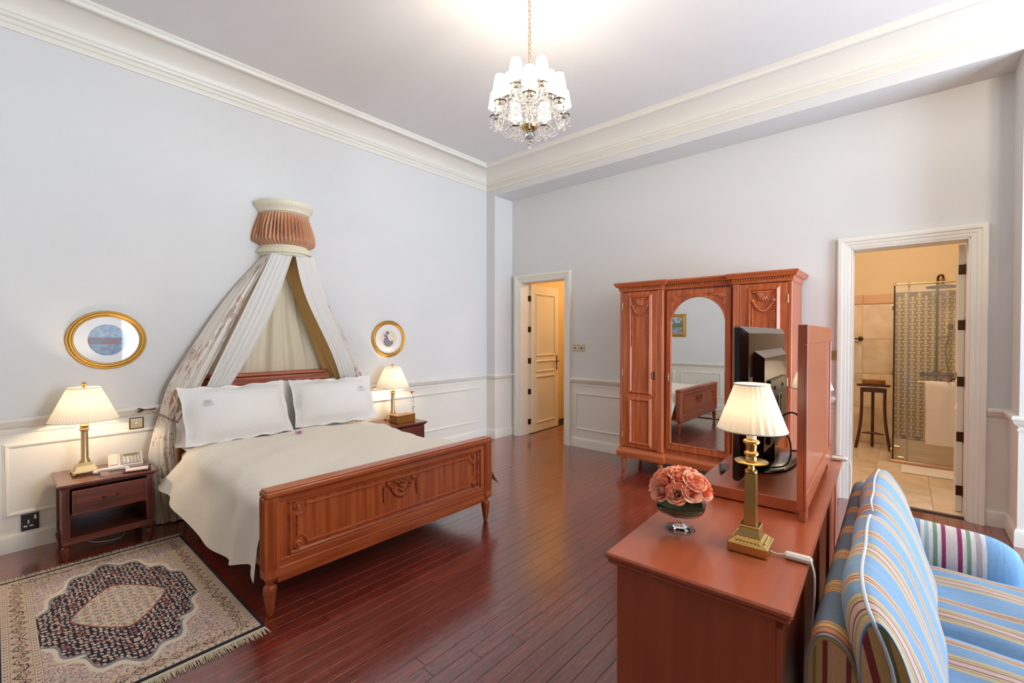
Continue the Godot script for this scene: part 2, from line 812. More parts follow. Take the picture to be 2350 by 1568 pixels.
# print of the round picture: dark blue spotted bird curled in a beige roundel on white card
func bird_texture() -> ImageTexture:
	var S := 256
	var data := PackedByteArray()
	data.resize(S * S * 3)
	var ink := srgb(58, 54, 84)
	for j in S:
		for k in S:
			var x := (k + 0.5) / S * 2.0 - 1.0
			var y := (j + 0.5) / S * 2.0 - 1.0
			var c := srgb(232, 228, 226)
			var r := sqrt(x * x + y * y)
			if r < 0.60:
				c = srgb(222, 208, 188)
			# body: thick crescent, neck and head
			var bx := x + 0.02
			var by := y - 0.20
			var e := pow(bx / 0.36, 2.0) + pow(by / 0.33, 2.0)
			var cut := pow((bx - 0.20) / 0.24, 2.0) + pow((by + 0.26) / 0.20, 2.0)
			var inside := e < 1.0 and cut > 1.0
			var neck := absf(x + 0.20 - 0.1 * sin((y + 0.2) * 4.0)) < 0.12 and y > -0.30 and y < 0.15
			var head := pow((x + 0.08) / 0.12, 2.0) + pow((y + 0.40) / 0.10, 2.0) < 1.0
			if inside or neck:
				var sp := sin(x * 34.0 + y * 9.0) * sin(y * 30.0 - x * 6.0)
				c = ink if sp < 0.35 else srgb(206, 200, 204)
			if head:
				c = srgb(96, 88, 100)
			put3(data, (j * S + k) * 3, c)
	return picture(S, S, data)

# print of the oval picture: a pale blue lake view in an oval on white card
func lake_texture() -> ImageTexture:
	var S := 256
	var data := PackedByteArray()
	data.resize(S * S * 3)
	var f := FastNoiseLite.new()
	f.seed = 11
	f.frequency = 0.03
	for j in S:
		for k in S:
			var x := (k + 0.5) / S * 2.0 - 1.0
			var y := (j + 0.5) / S * 2.0 - 1.0
			var c := srgb(236, 236, 238)
			if pow(x / 0.58, 2.0) + pow(y / 0.66, 2.0) < 1.0:
				var a := f.get_noise_2d(k, j)
				c = srgb(126, 152, 184)
				if y < -0.1:
					c = srgb(132, 160, 192).lerp(srgb(176, 196, 214), clampf(a + 0.4, 0, 1))
				elif y < 0.18:
					c = srgb(104, 128, 150) if a > 0.0 else srgb(150, 96, 104)
				else:
					c = srgb(140, 164, 190).lerp(srgb(108, 132, 166), clampf(a + 0.5, 0, 1))
			put3(data, (j * S + k) * 3, c)
	return picture(S, S, data)


func make_materials() -> void:
	# walls and joinery
	mat("wall_paint", srgb(220, 219, 216), 0.75)
	mat("ceiling_paint", srgb(227, 225, 223), 0.85)
	mat("trim_paint", srgb(233, 228, 216), 0.42)
	mat("door_paint", srgb(238, 230, 210), 0.40)
	mat("hall_paint", srgb(224, 194, 136), 0.7)
	mat("bath_paint", srgb(226, 200, 158), 0.7)
	for nm in ["wall_paint", "ceiling_paint"]:
		M[nm].normal_enabled = true
		M[nm].normal_texture = noise_tex(3, 0.03, 3, null, 256, true)
		M[nm].normal_scale = 0.05
		M[nm].uv1_triplanar = true
		M[nm].uv1_world_triplanar = true
		M[nm].uv1_scale = Vector3(2.2, 2.2, 2.2)
	# woods
	var g_mah := ramp([[0.0, srgb(150, 66, 28)], [0.35, srgb(174, 83, 40)], [0.6, srgb(188, 96, 48)], [1.0, srgb(204, 114, 62)]])
	var tex_mah := noise_tex(21, 0.012, 5, g_mah)
	for ax in 3:
		wood("mahogany_%s" % "xyz"[ax], tex_mah, ax, 0.32, 0.22, 3.2)
	var g_dark := ramp([[0.0, srgb(70, 28, 20)], [0.5, srgb(104, 46, 32)], [1.0, srgb(134, 66, 46)]])
	var tex_dark := noise_tex(22, 0.012, 5, g_dark)
	for ax in 3:
		wood("nightstand_%s" % "xyz"[ax], tex_dark, ax, 0.28, 0.5, 3.6)
	var g_red := ramp([[0.0, srgb(158, 76, 46)], [0.5, srgb(166, 83, 51)], [1.0, srgb(174, 90, 57)]])
	var tex_red := noise_tex(23, 0.010, 5, g_red)
	for ax in 3:
		wood("cherry_%s" % "xyz"[ax], tex_red, ax, 0.30, 0.5, 3.0)
	var g_floor := ramp([[0.0, srgb(92, 27, 16)], [0.4, srgb(120, 40, 25)], [0.7, srgb(136, 50, 32)], [1.0, srgb(154, 64, 42)]])
	var tex_floor := noise_tex(24, 0.012, 5, g_floor)
	var tints := [Color(1, 1, 1), Color(0.90, 0.87, 0.85), Color(1.0, 0.98, 0.97), Color(0.94, 0.90, 0.86), Color(1.0, 0.93, 0.90), Color(0.92, 0.94, 0.93)]
	for k in tints.size():
		var m := wood("floorboard_%d" % k, tex_floor, 2, 0.25, 1.0, 5.0, tints[k], Vector3(0.17 * k, 0.3 * k, 0.41 * k))
		m.uv1_world_triplanar = true
		m.clearcoat_roughness = 0.16
		m.metallic_specular = 0.7
	mat("floor_gap", srgb(30, 12, 8), 0.8)
	var tex_box := noise_tex(25, 0.012, 4, ramp([[0.0, srgb(110, 66, 20)], [1.0, srgb(176, 118, 48)]]))
	wood("box_wood", tex_box, 0, 0.3, 0.4, 6.0)
	var tex_stool := noise_tex(26, 0.012, 4, ramp([[0.0, srgb(52, 24, 14)], [1.0, srgb(92, 46, 26)]]))
	wood("stool_wood", tex_stool, 1, 0.3, 0.4, 5.0)
	# metals
	mat("brass", srgb(206, 172, 104), 0.26, 1.0)
	mat("old_brass", srgb(204, 176, 128), 0.36, 1.0)
	mat("bronze", srgb(92, 66, 48), 0.38, 1.0)
	mat("gilt", srgb(200, 152, 74), 0.36, 0.9)
	M["gilt"].normal_enabled = true
	M["gilt"].normal_texture = noise_tex(31, 0.05, 3, null, 256, true)
	M["gilt"].normal_scale = 0.5
	M["gilt"].uv1_triplanar = true
	M["gilt"].uv1_scale = Vector3(6, 6, 6)
	mat("chrome", srgb(220, 220, 224), 0.14, 1.0)
	mat("steel_dark", srgb(70, 66, 66), 0.4, 0.9)
	mat("mirror", srgb(238, 240, 240), 0.015, 1.0)
	# cloth
	var cot := mat("cotton", srgb(247, 245, 242), 0.85)
	cot.rim_enabled = true
	cot.rim = 0.25
	mat("duvet", srgb(247, 240, 226), 0.85)
	mat("towel", srgb(236, 226, 216), 0.95)
	mat("embroidery", srgb(196, 192, 192), 0.7)
	for nm in ["cotton", "duvet", "towel"]:
		M[nm].normal_enabled = true
		M[nm].normal_texture = noise_tex(41, 0.02, 4, null, 512, true)
		M[nm].normal_scale = 0.25
		M[nm].uv1_triplanar = true
		M[nm].uv1_scale = Vector3(2.5, 2.5, 2.5)
	var shc := mat("sheer", srgb(236, 232, 226), 0.8)
	shc.backlight_enabled = true
	shc.backlight = srgb(150, 146, 140)
	var fl := mat("floral", Color.WHITE, 0.8)
	fl.albedo_texture = floral_texture(srgb(230, 222, 210), 24, 4)
	var fl2 := mat("floral_rust", Color.WHITE, 0.8)
	fl2.albedo_texture = floral_texture(srgb(206, 150, 112), 30, 9)
	var ln := mat("canopy_lining", srgb(224, 212, 184), 0.85)
	ln.backlight_enabled = true
	ln.backlight = srgb(60, 54, 40)
	mat("gold_lining", srgb(206, 166, 104), 0.8)
	mat("crown_paint", srgb(230, 222, 196), 0.5)
	mat("rope", srgb(150, 132, 118), 0.8)
	var B := srgb(112, 146, 178)
	var BE := srgb(188, 164, 122)
	var GR := srgb(120, 136, 104)
	var MR := srgb(126, 44, 60)
	var PK := srgb(190, 166, 154)
	var OR := srgb(194, 160, 116)
	var band := [[0.20, B], [0.23, BE], [0.25, OR], [0.265, GR], [0.29, BE], [0.305, MR], [0.375, PK], [0.39, MR], [0.415, BE], [0.43, GR], [0.45, OR], [0.48, BE], [0.66, B], [0.685, BE], [0.70, OR], [0.715, MR], [0.74, OR], [0.755, MR], [0.77, OR], [0.80, BE], [1.0, B]]
	var sf := mat("sofa_stripe", Color.WHITE, 0.85)
	sf.albedo_texture = stripe_texture(band)
	sf.rim_enabled = true
	sf.rim = 0.3
	var B2 := srgb(96, 112, 130)
	var band2 := [[0.22, B2], [0.27, srgb(190, 140, 84)], [0.285, srgb(110, 70, 60)], [0.33, srgb(200, 160, 100)], [0.345, srgb(120, 60, 60)], [0.40, srgb(186, 130, 96)], [0.415, srgb(110, 70, 60)], [0.47, srgb(200, 160, 100)], [0.485, srgb(110, 120, 90)], [0.53, srgb(190, 140, 84)], [1.0, B2]]
	var sb := mat("sofa_back_stripe", Color.WHITE, 0.85)
	sb.albedo_texture = stripe_texture(band2)
	var band3 := [[0.08, srgb(184, 146, 84)], [0.12, srgb(120, 124, 78)], [0.2, srgb(188, 150, 92)], [0.26, srgb(128, 52, 52)], [0.48, srgb(204, 160, 116)], [0.54, srgb(128, 52, 52)], [0.62, srgb(190, 156, 98)], [0.68, srgb(112, 118, 76)], [0.8, srgb(190, 150, 86)], [1.0, srgb(108, 120, 130)]]
	var se := mat("sofa_end_stripe", Color.WHITE, 0.85)
	se.albedo_texture = stripe_texture(band3)
	var band4 := [[0.34, srgb(112, 150, 186)], [0.37, srgb(214, 206, 198)], [0.40, srgb(150, 176, 180)], [0.43, srgb(216, 208, 200)], [0.46, srgb(112, 142, 118)], [0.49, srgb(212, 208, 200)], [0.52, srgb(136, 44, 84)], [0.60, srgb(206, 194, 190)], [0.63, srgb(136, 44, 84)], [0.66, srgb(212, 208, 200)], [0.69, srgb(118, 146, 122)], [0.72, srgb(212, 206, 198)], [0.76, srgb(170, 160, 160)], [0.79, srgb(206, 204, 204)], [1.0, srgb(118, 160, 196)]]
	var sa := mat("sofa_arm_stripe", Color.WHITE, 0.85)
	sa.albedo_texture = stripe_texture(band4)
	mat("piping", srgb(196, 204, 214), 0.8)
	mat("piping_grey", srgb(134, 142, 150), 0.8)
	var rg := mat("rug_pile", Color.WHITE, 0.95)
	rg.albedo_texture = rug_texture()
	mat("rug_edge", srgb(34, 32, 44), 0.95)
	mat("rug_fringe", srgb(214, 200, 172), 0.95)
	# lamps
	var ls := mat("lamp_shade", srgb(228, 218, 200), 0.8)
	ls.backlight_enabled = true
	ls.backlight = srgb(124, 119, 108)
	var b := mat("bulb_glow", srgb(255, 240, 214), 0.5)
	b.emission_enabled = true
	b.emission = srgb(255, 214, 150)
	b.emission_energy_multiplier = 6.0
	var cs := mat("chandelier_shade", srgb(246, 238, 222), 0.8)
	cs.backlight_enabled = true
	cs.backlight = srgb(236, 230, 216)
	cs.emission_enabled = true
	cs.emission = srgb(255, 240, 214)
	cs.emission_energy_multiplier = 0.5
	mat("candle", srgb(236, 228, 210), 0.6)
	var cry := mat("crystal", Color(1, 1, 1, 0.0), 0.02)
	cry.transparency = BaseMaterial3D.TRANSPARENCY_ALPHA
	cry.refraction_enabled = true
	cry.refraction_scale = 0.055
	var gl := mat("glass", Color(0.98, 1.0, 0.99, 0.0), 0.02)
	gl.transparency = BaseMaterial3D.TRANSPARENCY_ALPHA
	gl.refraction_enabled = true
	gl.refraction_scale = 0.05
	var pn := mat("pane", Color(0.95, 0.98, 0.97, 0.08), 0.03)
	pn.transparency = BaseMaterial3D.TRANSPARENCY_ALPHA
	# small things
	mat("plastic_white", srgb(232, 228, 220), 0.4)
	mat("plastic_phone", srgb(206, 198, 192), 0.45)
	mat("plastic_grey", srgb(146, 142, 142), 0.5)
	mat("plastic_black", srgb(16, 15, 15), 0.35)
	mat("tv_black", srgb(17, 15, 14), 0.22)
	M["tv_black"].clearcoat_enabled = true
	M["tv_black"].clearcoat = 0.15
	M["tv_black"].clearcoat_roughness = 0.06
	mat("tv_matt", srgb(34, 30, 28), 0.32)
	mat("screen", srgb(8, 8, 10), 0.1)
	mat("paper", srgb(232, 214, 206), 0.8)
	mat("leather", srgb(74, 34, 26), 0.5)
	mat("ink", srgb(60, 60, 66), 0.7)
	mat("lcd", srgb(118, 112, 84), 0.3)
	mat("petal", srgb(250, 170, 136), 0.6)
	mat("petal_pale", srgb(252, 196, 168), 0.6)
	mat("petal_deep", srgb(244, 138, 106), 0.6)
	for nm in ["petal", "petal_pale", "petal_deep"]:
		M[nm].backlight_enabled = true
		M[nm].backlight = srgb(120, 60, 40)
	mat("leaf", srgb(52, 96, 44), 0.45)
	mat("leaf_dark", srgb(26, 62, 26), 0.4)
	mat("orchid", srgb(214, 150, 196), 0.6)
	mat("orchid_dark", srgb(120, 44, 96), 0.6)
	var pt := mat("painting", Color.WHITE, 0.7)
	pt.albedo_texture = landscape_texture()
	var bt := mat("bird_print", Color.WHITE, 0.8)
	bt.albedo_texture = bird_texture()
	var lt := mat("lake_print", Color.WHITE, 0.6)
	lt.albedo_texture = lake_texture()
	# bathroom
	var tex_mar := noise_tex(51, 0.008, 5, ramp([[0.0, srgb(222, 196, 166)], [0.5, srgb(234, 214, 188)], [1.0, srgb(243, 228, 208)]]))
	for k in 3:
		var m := mat("marble_%d" % k, [Color(1, 1, 1), Color(0.95, 0.94, 0.92), Color(1.0, 0.98, 0.95)][k], 0.22)
		m.albedo_texture = tex_mar
		m.uv1_triplanar = true
		m.uv1_world_triplanar = true
		m.uv1_scale = Vector3(0.9, 0.9, 0.9)
		m.uv1_offset = Vector3(0.3 * k, 0.2 * k, 0.1)
	mat("marble_border", srgb(214, 172, 134), 0.3)
	mat("grout", srgb(186, 158, 124), 0.8)
	mat("mosaic_light", srgb(214, 190, 128), 0.22)
	mat("mosaic_dark", srgb(146, 118, 60), 0.3)
	mat("mosaic_base", srgb(122, 98, 46), 0.6)
	mat("enamel", srgb(240, 232, 222), 0.2)
	# outdoors
	mat("terrace", srgb(196, 192, 184), 0.8)
	mat("hill", srgb(126, 146, 150), 0.9)


# ---------------------------------------------------------------- the room
const IN_BACK := Basis(Vector3(1, 0, 0), Vector3(0, 0, 1), Vector3(0, -1, 0))     # plan (x, -y), height -> +z
const IN_LEFT := Basis(Vector3(0, 0, -1), Vector3(1, 0, 0), Vector3(0, -1, 0))    # plan (-z, -y), height -> +x

func rect_path(a: Vector2, b: Vector2) -> PackedVector2Array:
	return PackedVector2Array([Vector2(a.x, -a.y), Vector2(b.x, -a.y), Vector2(b.x, -b.y), Vector2(a.x, -b.y)])

func panel_profile() -> PackedVector2Array:
	return pv([[-0.02, 0.0], [-0.02, 0.006], [-0.012, 0.013], [-0.002, 0.014], [0.002, 0.007], [0.010, 0.006], [0.016, 0.0]])

func casing_profile() -> PackedVector2Array:
	return pv([[0.0, -0.01], [0.0, 0.018], [0.012, 0.024], [0.030, 0.024], [0.034, 0.030], [0.056, 0.032], [0.060, 0.040], [0.084, 0.044], [0.094, 0.040], [0.096, -0.01]])

func build_shell() -> void:
	var wp: Material = M.wall_paint
	struct("wall_left", MB.new().span(Vector3(XA - 0.2, 0, ZB - 0.6), Vector3(XA, YC, ZF + 0.4), 0), wp, "white painted wall behind the bed with panelled dado")
	var b := MB.new()
	b.span(Vector3(XA, 0, ZR - 0.2), Vector3(BAY0, YC, ZB), 0)
	b.span(Vector3(BAY0, 0, ZR - 0.2), Vector3(-4.17, YC, ZR), 0)
	b.span(Vector3(-4.17, 2.205, ZR - 0.2), Vector3(-3.40, YC, ZR), 0)
	b.span(Vector3(-3.40, 0, ZR - 0.2), Vector3(-0.373, YC, ZR), 0)
	b.span(Vector3(-0.373, 2.205, ZR - 0.2), Vector3(0.367, YC, ZR), 0)
	b.span(Vector3(0.367, 0, ZR - 0.2), Vector3(BAY1, YC, ZR), 0)
	b.span(Vector3(BAY1, 0, ZR - 0.2), Vector3(XR + 0.2, YC, ZB), 0)
	b.span(Vector3(BAY0, 3.385, ZR), Vector3(BAY1, YC, ZB), 0)
	struct("wall_back", b, wp, "white wall with a wide recess holding the wardrobe and two doorways")
	b = MB.new()
	b.span(Vector3(XA - 0.2, 0, ZF), Vector3(-2.55, YC, ZF + 0.6), 0)
	b.span(Vector3(-2.55, 3.385, ZF), Vector3(XR, YC, ZF + 0.6), 0)
	struct("wall_front", b, wp, "white wall facing the wardrobe, seen in its mirror")
	# the adjoining sitting room behind the wide opening
	b = MB.new()
	b.span(Vector3(-2.75, 0, ZF + 0.6), Vector3(-2.55, YC, 5.2), 0)
	b.span(Vector3(-2.75, 0, 5.0), Vector3(XR + 0.2, YC, 5.2), 0)
	b.span(Vector3(XR, 0, ZF + 0.4), Vector3(XR + 0.2, YC, 5.0), 0)
	struct("wall_sitting_room", b, wp, "walls of the dim sitting room adjoining the bedroom")
	# window wall
	b = MB.new()
	b.span(Vector3(XR, 0, ZB), Vector3(XR + 0.2, YC, -4.45), 0)
	b.span(Vector3(XR, 0, -1.75), Vector3(XR + 0.2, YC, ZF + 0.4), 0)
	b.span(Vector3(XR, 2.75, -4.45), Vector3(XR + 0.2, YC, -1.75), 0)
	struct("wall_right", b, wp, "white wall opposite the bed with a wide window front")
	struct("ceiling", MB.new().span(Vector3(XA - 0.2, YC, ZR - 0.2), Vector3(XR + 0.2, YC + 0.18, 5.2), 0), M.ceiling_paint, "plain white plaster ceiling")
	# windows: four tall glazed leaves
	for k in 4:
		var z0 := -4.45 + 0.675 * k
		var w := struct_group("window_%d" % (k + 1), "tall white framed window leaf in the wall opposite the bed")
		var f := MB.new()
		f.span(Vector3(XR + 0.05, 0.0, z0), Vector3(XR + 0.11, 2.75, z0 + 0.06))
		f.span(Vector3(XR + 0.05, 0.0, z0 + 0.615), Vector3(XR + 0.11, 2.75, z0 + 0.675))
		f.span(Vector3(XR + 0.05, 2.67, z0 + 0.06), Vector3(XR + 0.11, 2.75, z0 + 0.615))
		f.span(Vector3(XR + 0.05, 0.0, z0 + 0.06), Vector3(XR + 0.11, 0.22, z0 + 0.615))
		f.span(Vector3(XR + 0.06, 2.05, z0 + 0.06), Vector3(XR + 0.10, 2.09, z0 + 0.615))
		part(w, "window_frame", f, M.trim_paint)
		part(w, "pane", MB.new().span(Vector3(XR + 0.078, 0.22, z0 + 0.06), Vector3(XR + 0.083, 2.05, z0 + 0.615), 0), M.pane)
		part(w, "pane", MB.new().span(Vector3(XR + 0.078, 2.09, z0 + 0.06), Vector3(XR + 0.083, 2.67, z0 + 0.615), 0), M.pane)
	# floor boards: rows along z, cut at staggered joints
	var fl := struct_group("floor", "dark red brown polished floorboards running alongside the bed")
	part(fl, "subfloor", MB.new().span(Vector3(XA - 0.2, -0.14, -8.3), Vector3(XR + 0.2, -0.012, 5.2), 0), M.floor_gap)
	var rng := RandomNumberGenerator.new()
	rng.seed = 71
	var wdt := 0.0762
	var x := -1.575 - 39 * wdt
	var rest := MB.new()
	var row := 0
	while x < XR:
		var x0 := maxf(x, XA) + 0.0008
		var x1 := minf(x + wdt, XR) - 0.0008
		var z := ZF + 0.4
		var far := -7.6 if x1 < -3.3 and x0 > -4.2 else ZR
		if x1 < -4.32:
			far = ZB
		var k := 0
		while z > far + 0.02:
			var ln := rng.randf_range(1.1, 2.6) if k > 0 else rng.randf_range(0.5, 2.4)
			var ze := maxf(z - ln, far)
			if ze - far < 0.3:
				ze = far
			var top := rng.randf_range(-0.0006, 0.0)
			var bb := MB.new() if x0 < -0.35 else rest
			bb.span(Vector3(x0, -0.012, ze + 0.0008), Vector3(x1, top, z - 0.0008), 0.0006)
			if x0 < -0.35:
				part(fl, "floorboard", bb, M["floorboard_%d" % rng.randi_range(0, 5)])
			z = ze
			k += 1
		if x0 > -2.6:
			rest.span(Vector3(x0, -0.012, ZF + 0.4), Vector3(x1, -0.0006, 5.0), 0.001)
		x += wdt
		row += 1
	var ro := part(fl, "floorboard_rest", rest, M.floorboard_0)
	ro.set_meta("kind", "stuff")
	# mouldings
	var base_prof := pv([[0.0, 0.0], [0.018, 0.0], [0.018, 0.098], [0.014, 0.112], [0.006, 0.120], [0.004, 0.134], [0.0, 0.136]])
	var rail_prof := pv([[0.0, 0.788], [0.008, 0.79], [0.010, 0.806], [0.004, 0.81], [0.004, 0.822], [0.018, 0.832], [0.030, 0.85], [0.036, 0.868], [0.040, 0.872], [0.040, 0.888], [0.034, 0.894], [0.0, 0.896]])
	var runs := [
		["left", PackedVector2Array([Vector2(XA, ZF), Vector2(XA, ZB), Vector2(BAY0, ZB), Vector2(BAY0, ZR), Vector2(-4.268, ZR)]), "along the bed wall"],
		["back", PackedVector2Array([Vector2(-3.302, ZR), Vector2(-0.471, ZR)]), "behind the wardrobe"],
		["right", PackedVector2Array([Vector2(0.465, ZR), Vector2(BAY1, ZR), Vector2(BAY1, ZB), Vector2(XR, ZB), Vector2(XR, -4.45)]), "beside the bathroom doorway"],
		["front", PackedVector2Array([Vector2(-2.55, 5.0), Vector2(-2.55, ZF), Vector2(XA, ZF)]), "on the wall seen in the wardrobe mirror"]]
	for r in runs:
		struct("baseboard_%s" % r[0], MB.new().sweep(r[1], base_prof), M.trim_paint, "cream moulded skirting board %s" % r[2])
		struct("trim_%d" % (runs.find(r) + 1), MB.new().sweep(r[1], rail_prof), M.trim_paint, "cream moulded dado rail %s" % r[2])
		struct("trim_%d" % (runs.find(r) + 50), MB.new().sweep(r[1], pv([[0.0, 0.0], [0.003, 0.0], [0.003, 0.80], [0.0, 0.80]])), M.trim_paint, "cream painted dado %s" % r[2])
	# dado panels
	var n := 5
	for s in [[-0.04, -1.20], [-1.34, -2.30], [-2.44, -4.475]]:
		var m := MB.new().at(Vector3(XA, 0, 0), IN_LEFT).sweep(rect_path(Vector2(-s[0], 0.245), Vector2(-s[1], 0.715)), panel_profile(), true)
		struct("trim_%d" % n, m, M.trim_paint, "rectangular panel moulding on the bed wall dado")
		n += 1
	for s in [[-3.23, -1.98], [-1.84, -0.58]]:
		var m := MB.new().at(Vector3(0, 0, ZR), IN_BACK).sweep(rect_path(Vector2(s[0], 0.235), Vector2(s[1], 0.695)), panel_profile(), true)
		struct("trim_%d" % n, m, M.trim_paint, "rectangular panel moulding on the dado behind the wardrobe")
		n += 1
	var back := Basis(Vector3(-1, 0, 0), Vector3(0, 0, -1), Vector3(0, -1, 0))
	for s in [[2.66, 3.42], [3.58, 4.35]]:
		var m := MB.new().at(Vector3(0, 0, ZF), back).sweep(rect_path(Vector2(s[0], 0.245), Vector2(s[1], 0.715)), panel_profile(), true)
		struct("trim_%d" % n, m, M.trim_paint, "rectangular panel moulding on the wall seen in the mirror")
		n += 1
	# cornice round the whole room
	var cp := pv([[0.0, 3.468], [0.014, 3.468], [0.018, 3.474], [0.018, 3.486], [0.010, 3.490], [0.010, 3.506], [0.020, 3.510], [0.020, 3.520], [0.012, 3.524], [0.012, 3.540], [0.030, 3.548], [0.036, 3.560], [0.036, 3.568]])
	for q in arc(Vector2(0.245, 3.568), Vector2(0.20, 0.118), 180, 90, 12):
		cp.append(q)
	cp.append_array(pv([[0.245, 3.674], [0.258, 3.668], [0.274, 3.672], [0.282, 3.684], [0.282, 3.694], [0.292, 3.700], [0.292, 3.721]]))
	struct("trim_%d" % n, MB.new().sweep(PackedVector2Array([Vector2(XA, ZF), Vector2(XA, ZB), Vector2(XR, ZB), Vector2(XR, ZF)]), cp, true), M.trim_paint, "deep white coved cornice with reeded bands round the ceiling")
	n += 1
	# door casings
	for d in [[-4.17, -3.40], [-0.373, 0.367]]:
		var path := PackedVector2Array([Vector2(d[1], 0), Vector2(d[1], -2.205), Vector2(d[0], -2.205), Vector2(d[0], 0)])
		var m := MB.new().at(Vector3(0, 0, ZR), IN_BACK).sweep(path, casing_profile())
		m.x = Transform3D()
		m.span(Vector3(d[0], 0, ZR - 0.2), Vector3(d[0] + 0.012, 2.205, ZR + 0.018))
		m.span(Vector3(d[1] - 0.012, 0, ZR - 0.2), Vector3(d[1], 2.205, ZR + 0.018))
		m.span(Vector3(d[0], 2.193, ZR - 0.2), Vector3(d[1], 2.205, ZR + 0.018))
		struct("trim_%d" % n, m, M.trim_paint, "cream moulded casing of the %s doorway" % ["corridor", "bathroom"][0 if d[0] < -1 else 1])
		n += 1
	# outside: terrace beyond the windows
	struct("terrace", MB.new().span(Vector3(XR + 0.2, -0.3, -9), Vector3(XR + 5, -0.06, 4), 0), M.terrace, "pale stone terrace outside the windows")


func door_leaf(called: String, label: String, where: Vector3, turn: float, side: float) -> Node3D:
	# leaf from the hinge at the origin along +x, faces +-z
	var d := struct_group(called, label, where, turn)
	var L := 0.75
	part(d, "leaf", MB.new().span(Vector3(0, 0.008, -0.02), Vector3(L, 2.185, 0.02)), M.door_paint)
	for f in [[0.14, 0.83], [0.90, 1.06], [1.14, 2.06]]:
		for sg in [1.0, -1.0]:
			var m := MB.new().at(Vector3(0, 0, 0.02 * sg), IN_BACK if sg > 0 else Basis(Vector3(-1, 0, 0), Vector3(0, 0, -1), Vector3(0, -1, 0)))
			if sg > 0:
				m.sweep(rect_path(Vector2(0.12, f[0]), Vector2(L - 0.12, f[1])), panel_profile(), true)
			else:
				m.sweep(rect_path(Vector2(-L + 0.12, f[0]), Vector2(-0.12, f[1])), panel_profile(), true)
			part(d, "panel_moulding", m, M.door_paint)
	for y in [0.18, 0.62, 1.07, 1.53, 1.98]:
		var h := MB.new()
		h.cyl(Vector3(-0.006, y - 0.042, side), 0.006, 0.084, 10)
		h.span(Vector3(-0.003, y - 0.04, -0.019), Vector3(0.0, y + 0.04, 0.019), 0)
		for k in 4:
			h.ball(Vector3(-0.003, y - 0.03 + 0.02 * k, 0.008 if k % 2 else -0.008), Vector3(0.002, 0.004, 0.004), 6, 4)
		h.span(Vector3(-0.045, y - 0.04, side - 0.002), Vector3(-0.008, y + 0.04, side + 0.002), 0)
		part(d, "hinge", h, M.bronze)
	for sg in [1.0, -1.0]:
		var k := MB.new()
		k.span(Vector3(L - 0.075, 0.90, sg * 0.02), Vector3(L - 0.045, 1.13, sg * 0.024))
		k.cyl(Vector3(L - 0.06, 1.06, 0), 0.009, 0.001, 10)
		k.tube([Vector3(L - 0.06, 1.04, sg * 0.02), Vector3(L - 0.06, 1.04, sg * 0.06), Vector3(L - 0.075, 1.04, sg * 0.068), Vector3(L - 0.17, 1.035, sg * 0.066)], 0.008, 8)
		part(d, "handle", k, M.bronze)
	return d


func build_corridor() -> void:
	door_leaf("door_1", "cream panelled door standing open into the corridor", Vector3(-4.155, 0, ZR - 0.195), deg_to_rad(93.0), -0.003)
	var b := MB.new()
	b.span(Vector3(-4.69, 0, -7.6), Vector3(-4.49, 2.9, ZR - 0.2), 0)
	b.span(Vector3(-2.6, 0, -7.6), Vector3(-2.4, 2.9, ZR - 0.2), 0)
	b.span(Vector3(-4.69, 0, -7.8), Vector3(-2.4, 2.9, -7.6), 0)
	b.span(Vector3(-4.69, 2.9, -7.8), Vector3(-2.4, 3.1, ZR - 0.2), 0)
	struct("wall_corridor", b, M.hall_paint, "ochre lit corridor walls beyond the open door")
	var rail := MB.new()
	rail.span(Vector3(-4.49, 0.80, -7.6), Vector3(-2.6, 0.89, -7.56))
	rail.span(Vector3(-2.63, 0.80, -7.56), Vector3(-2.6, 0.89, ZR - 0.2))
	struct("trim_40", rail, M.door_paint, "dado rail in the corridor")
	rail = MB.new()
	rail.span(Vector3(-4.49, 0.0, -7.6), Vector3(-2.6, 0.13, -7.58))
	rail.span(Vector3(-2.62, 0.0, -7.58), Vector3(-2.6, 0.13, ZR - 0.2))
	struct("baseboard_corridor", rail, M.door_paint, "skirting board in the corridor")
	var l := thing("ceiling_lamp", "round glowing ceiling lamp in the corridor", "lamp", Vector3(-3.3, 2.9, -6.6))
	part(l, "glow_disc", MB.new().cyl(Vector3(0, -0.03, 0), 0.14, 0.03, 20, 0.005), M.bulb_glow)
	lamp_light(l, Vector3(0, -0.12, 0), 0.75, 0.1, Color(1.0, 0.88, 0.70))


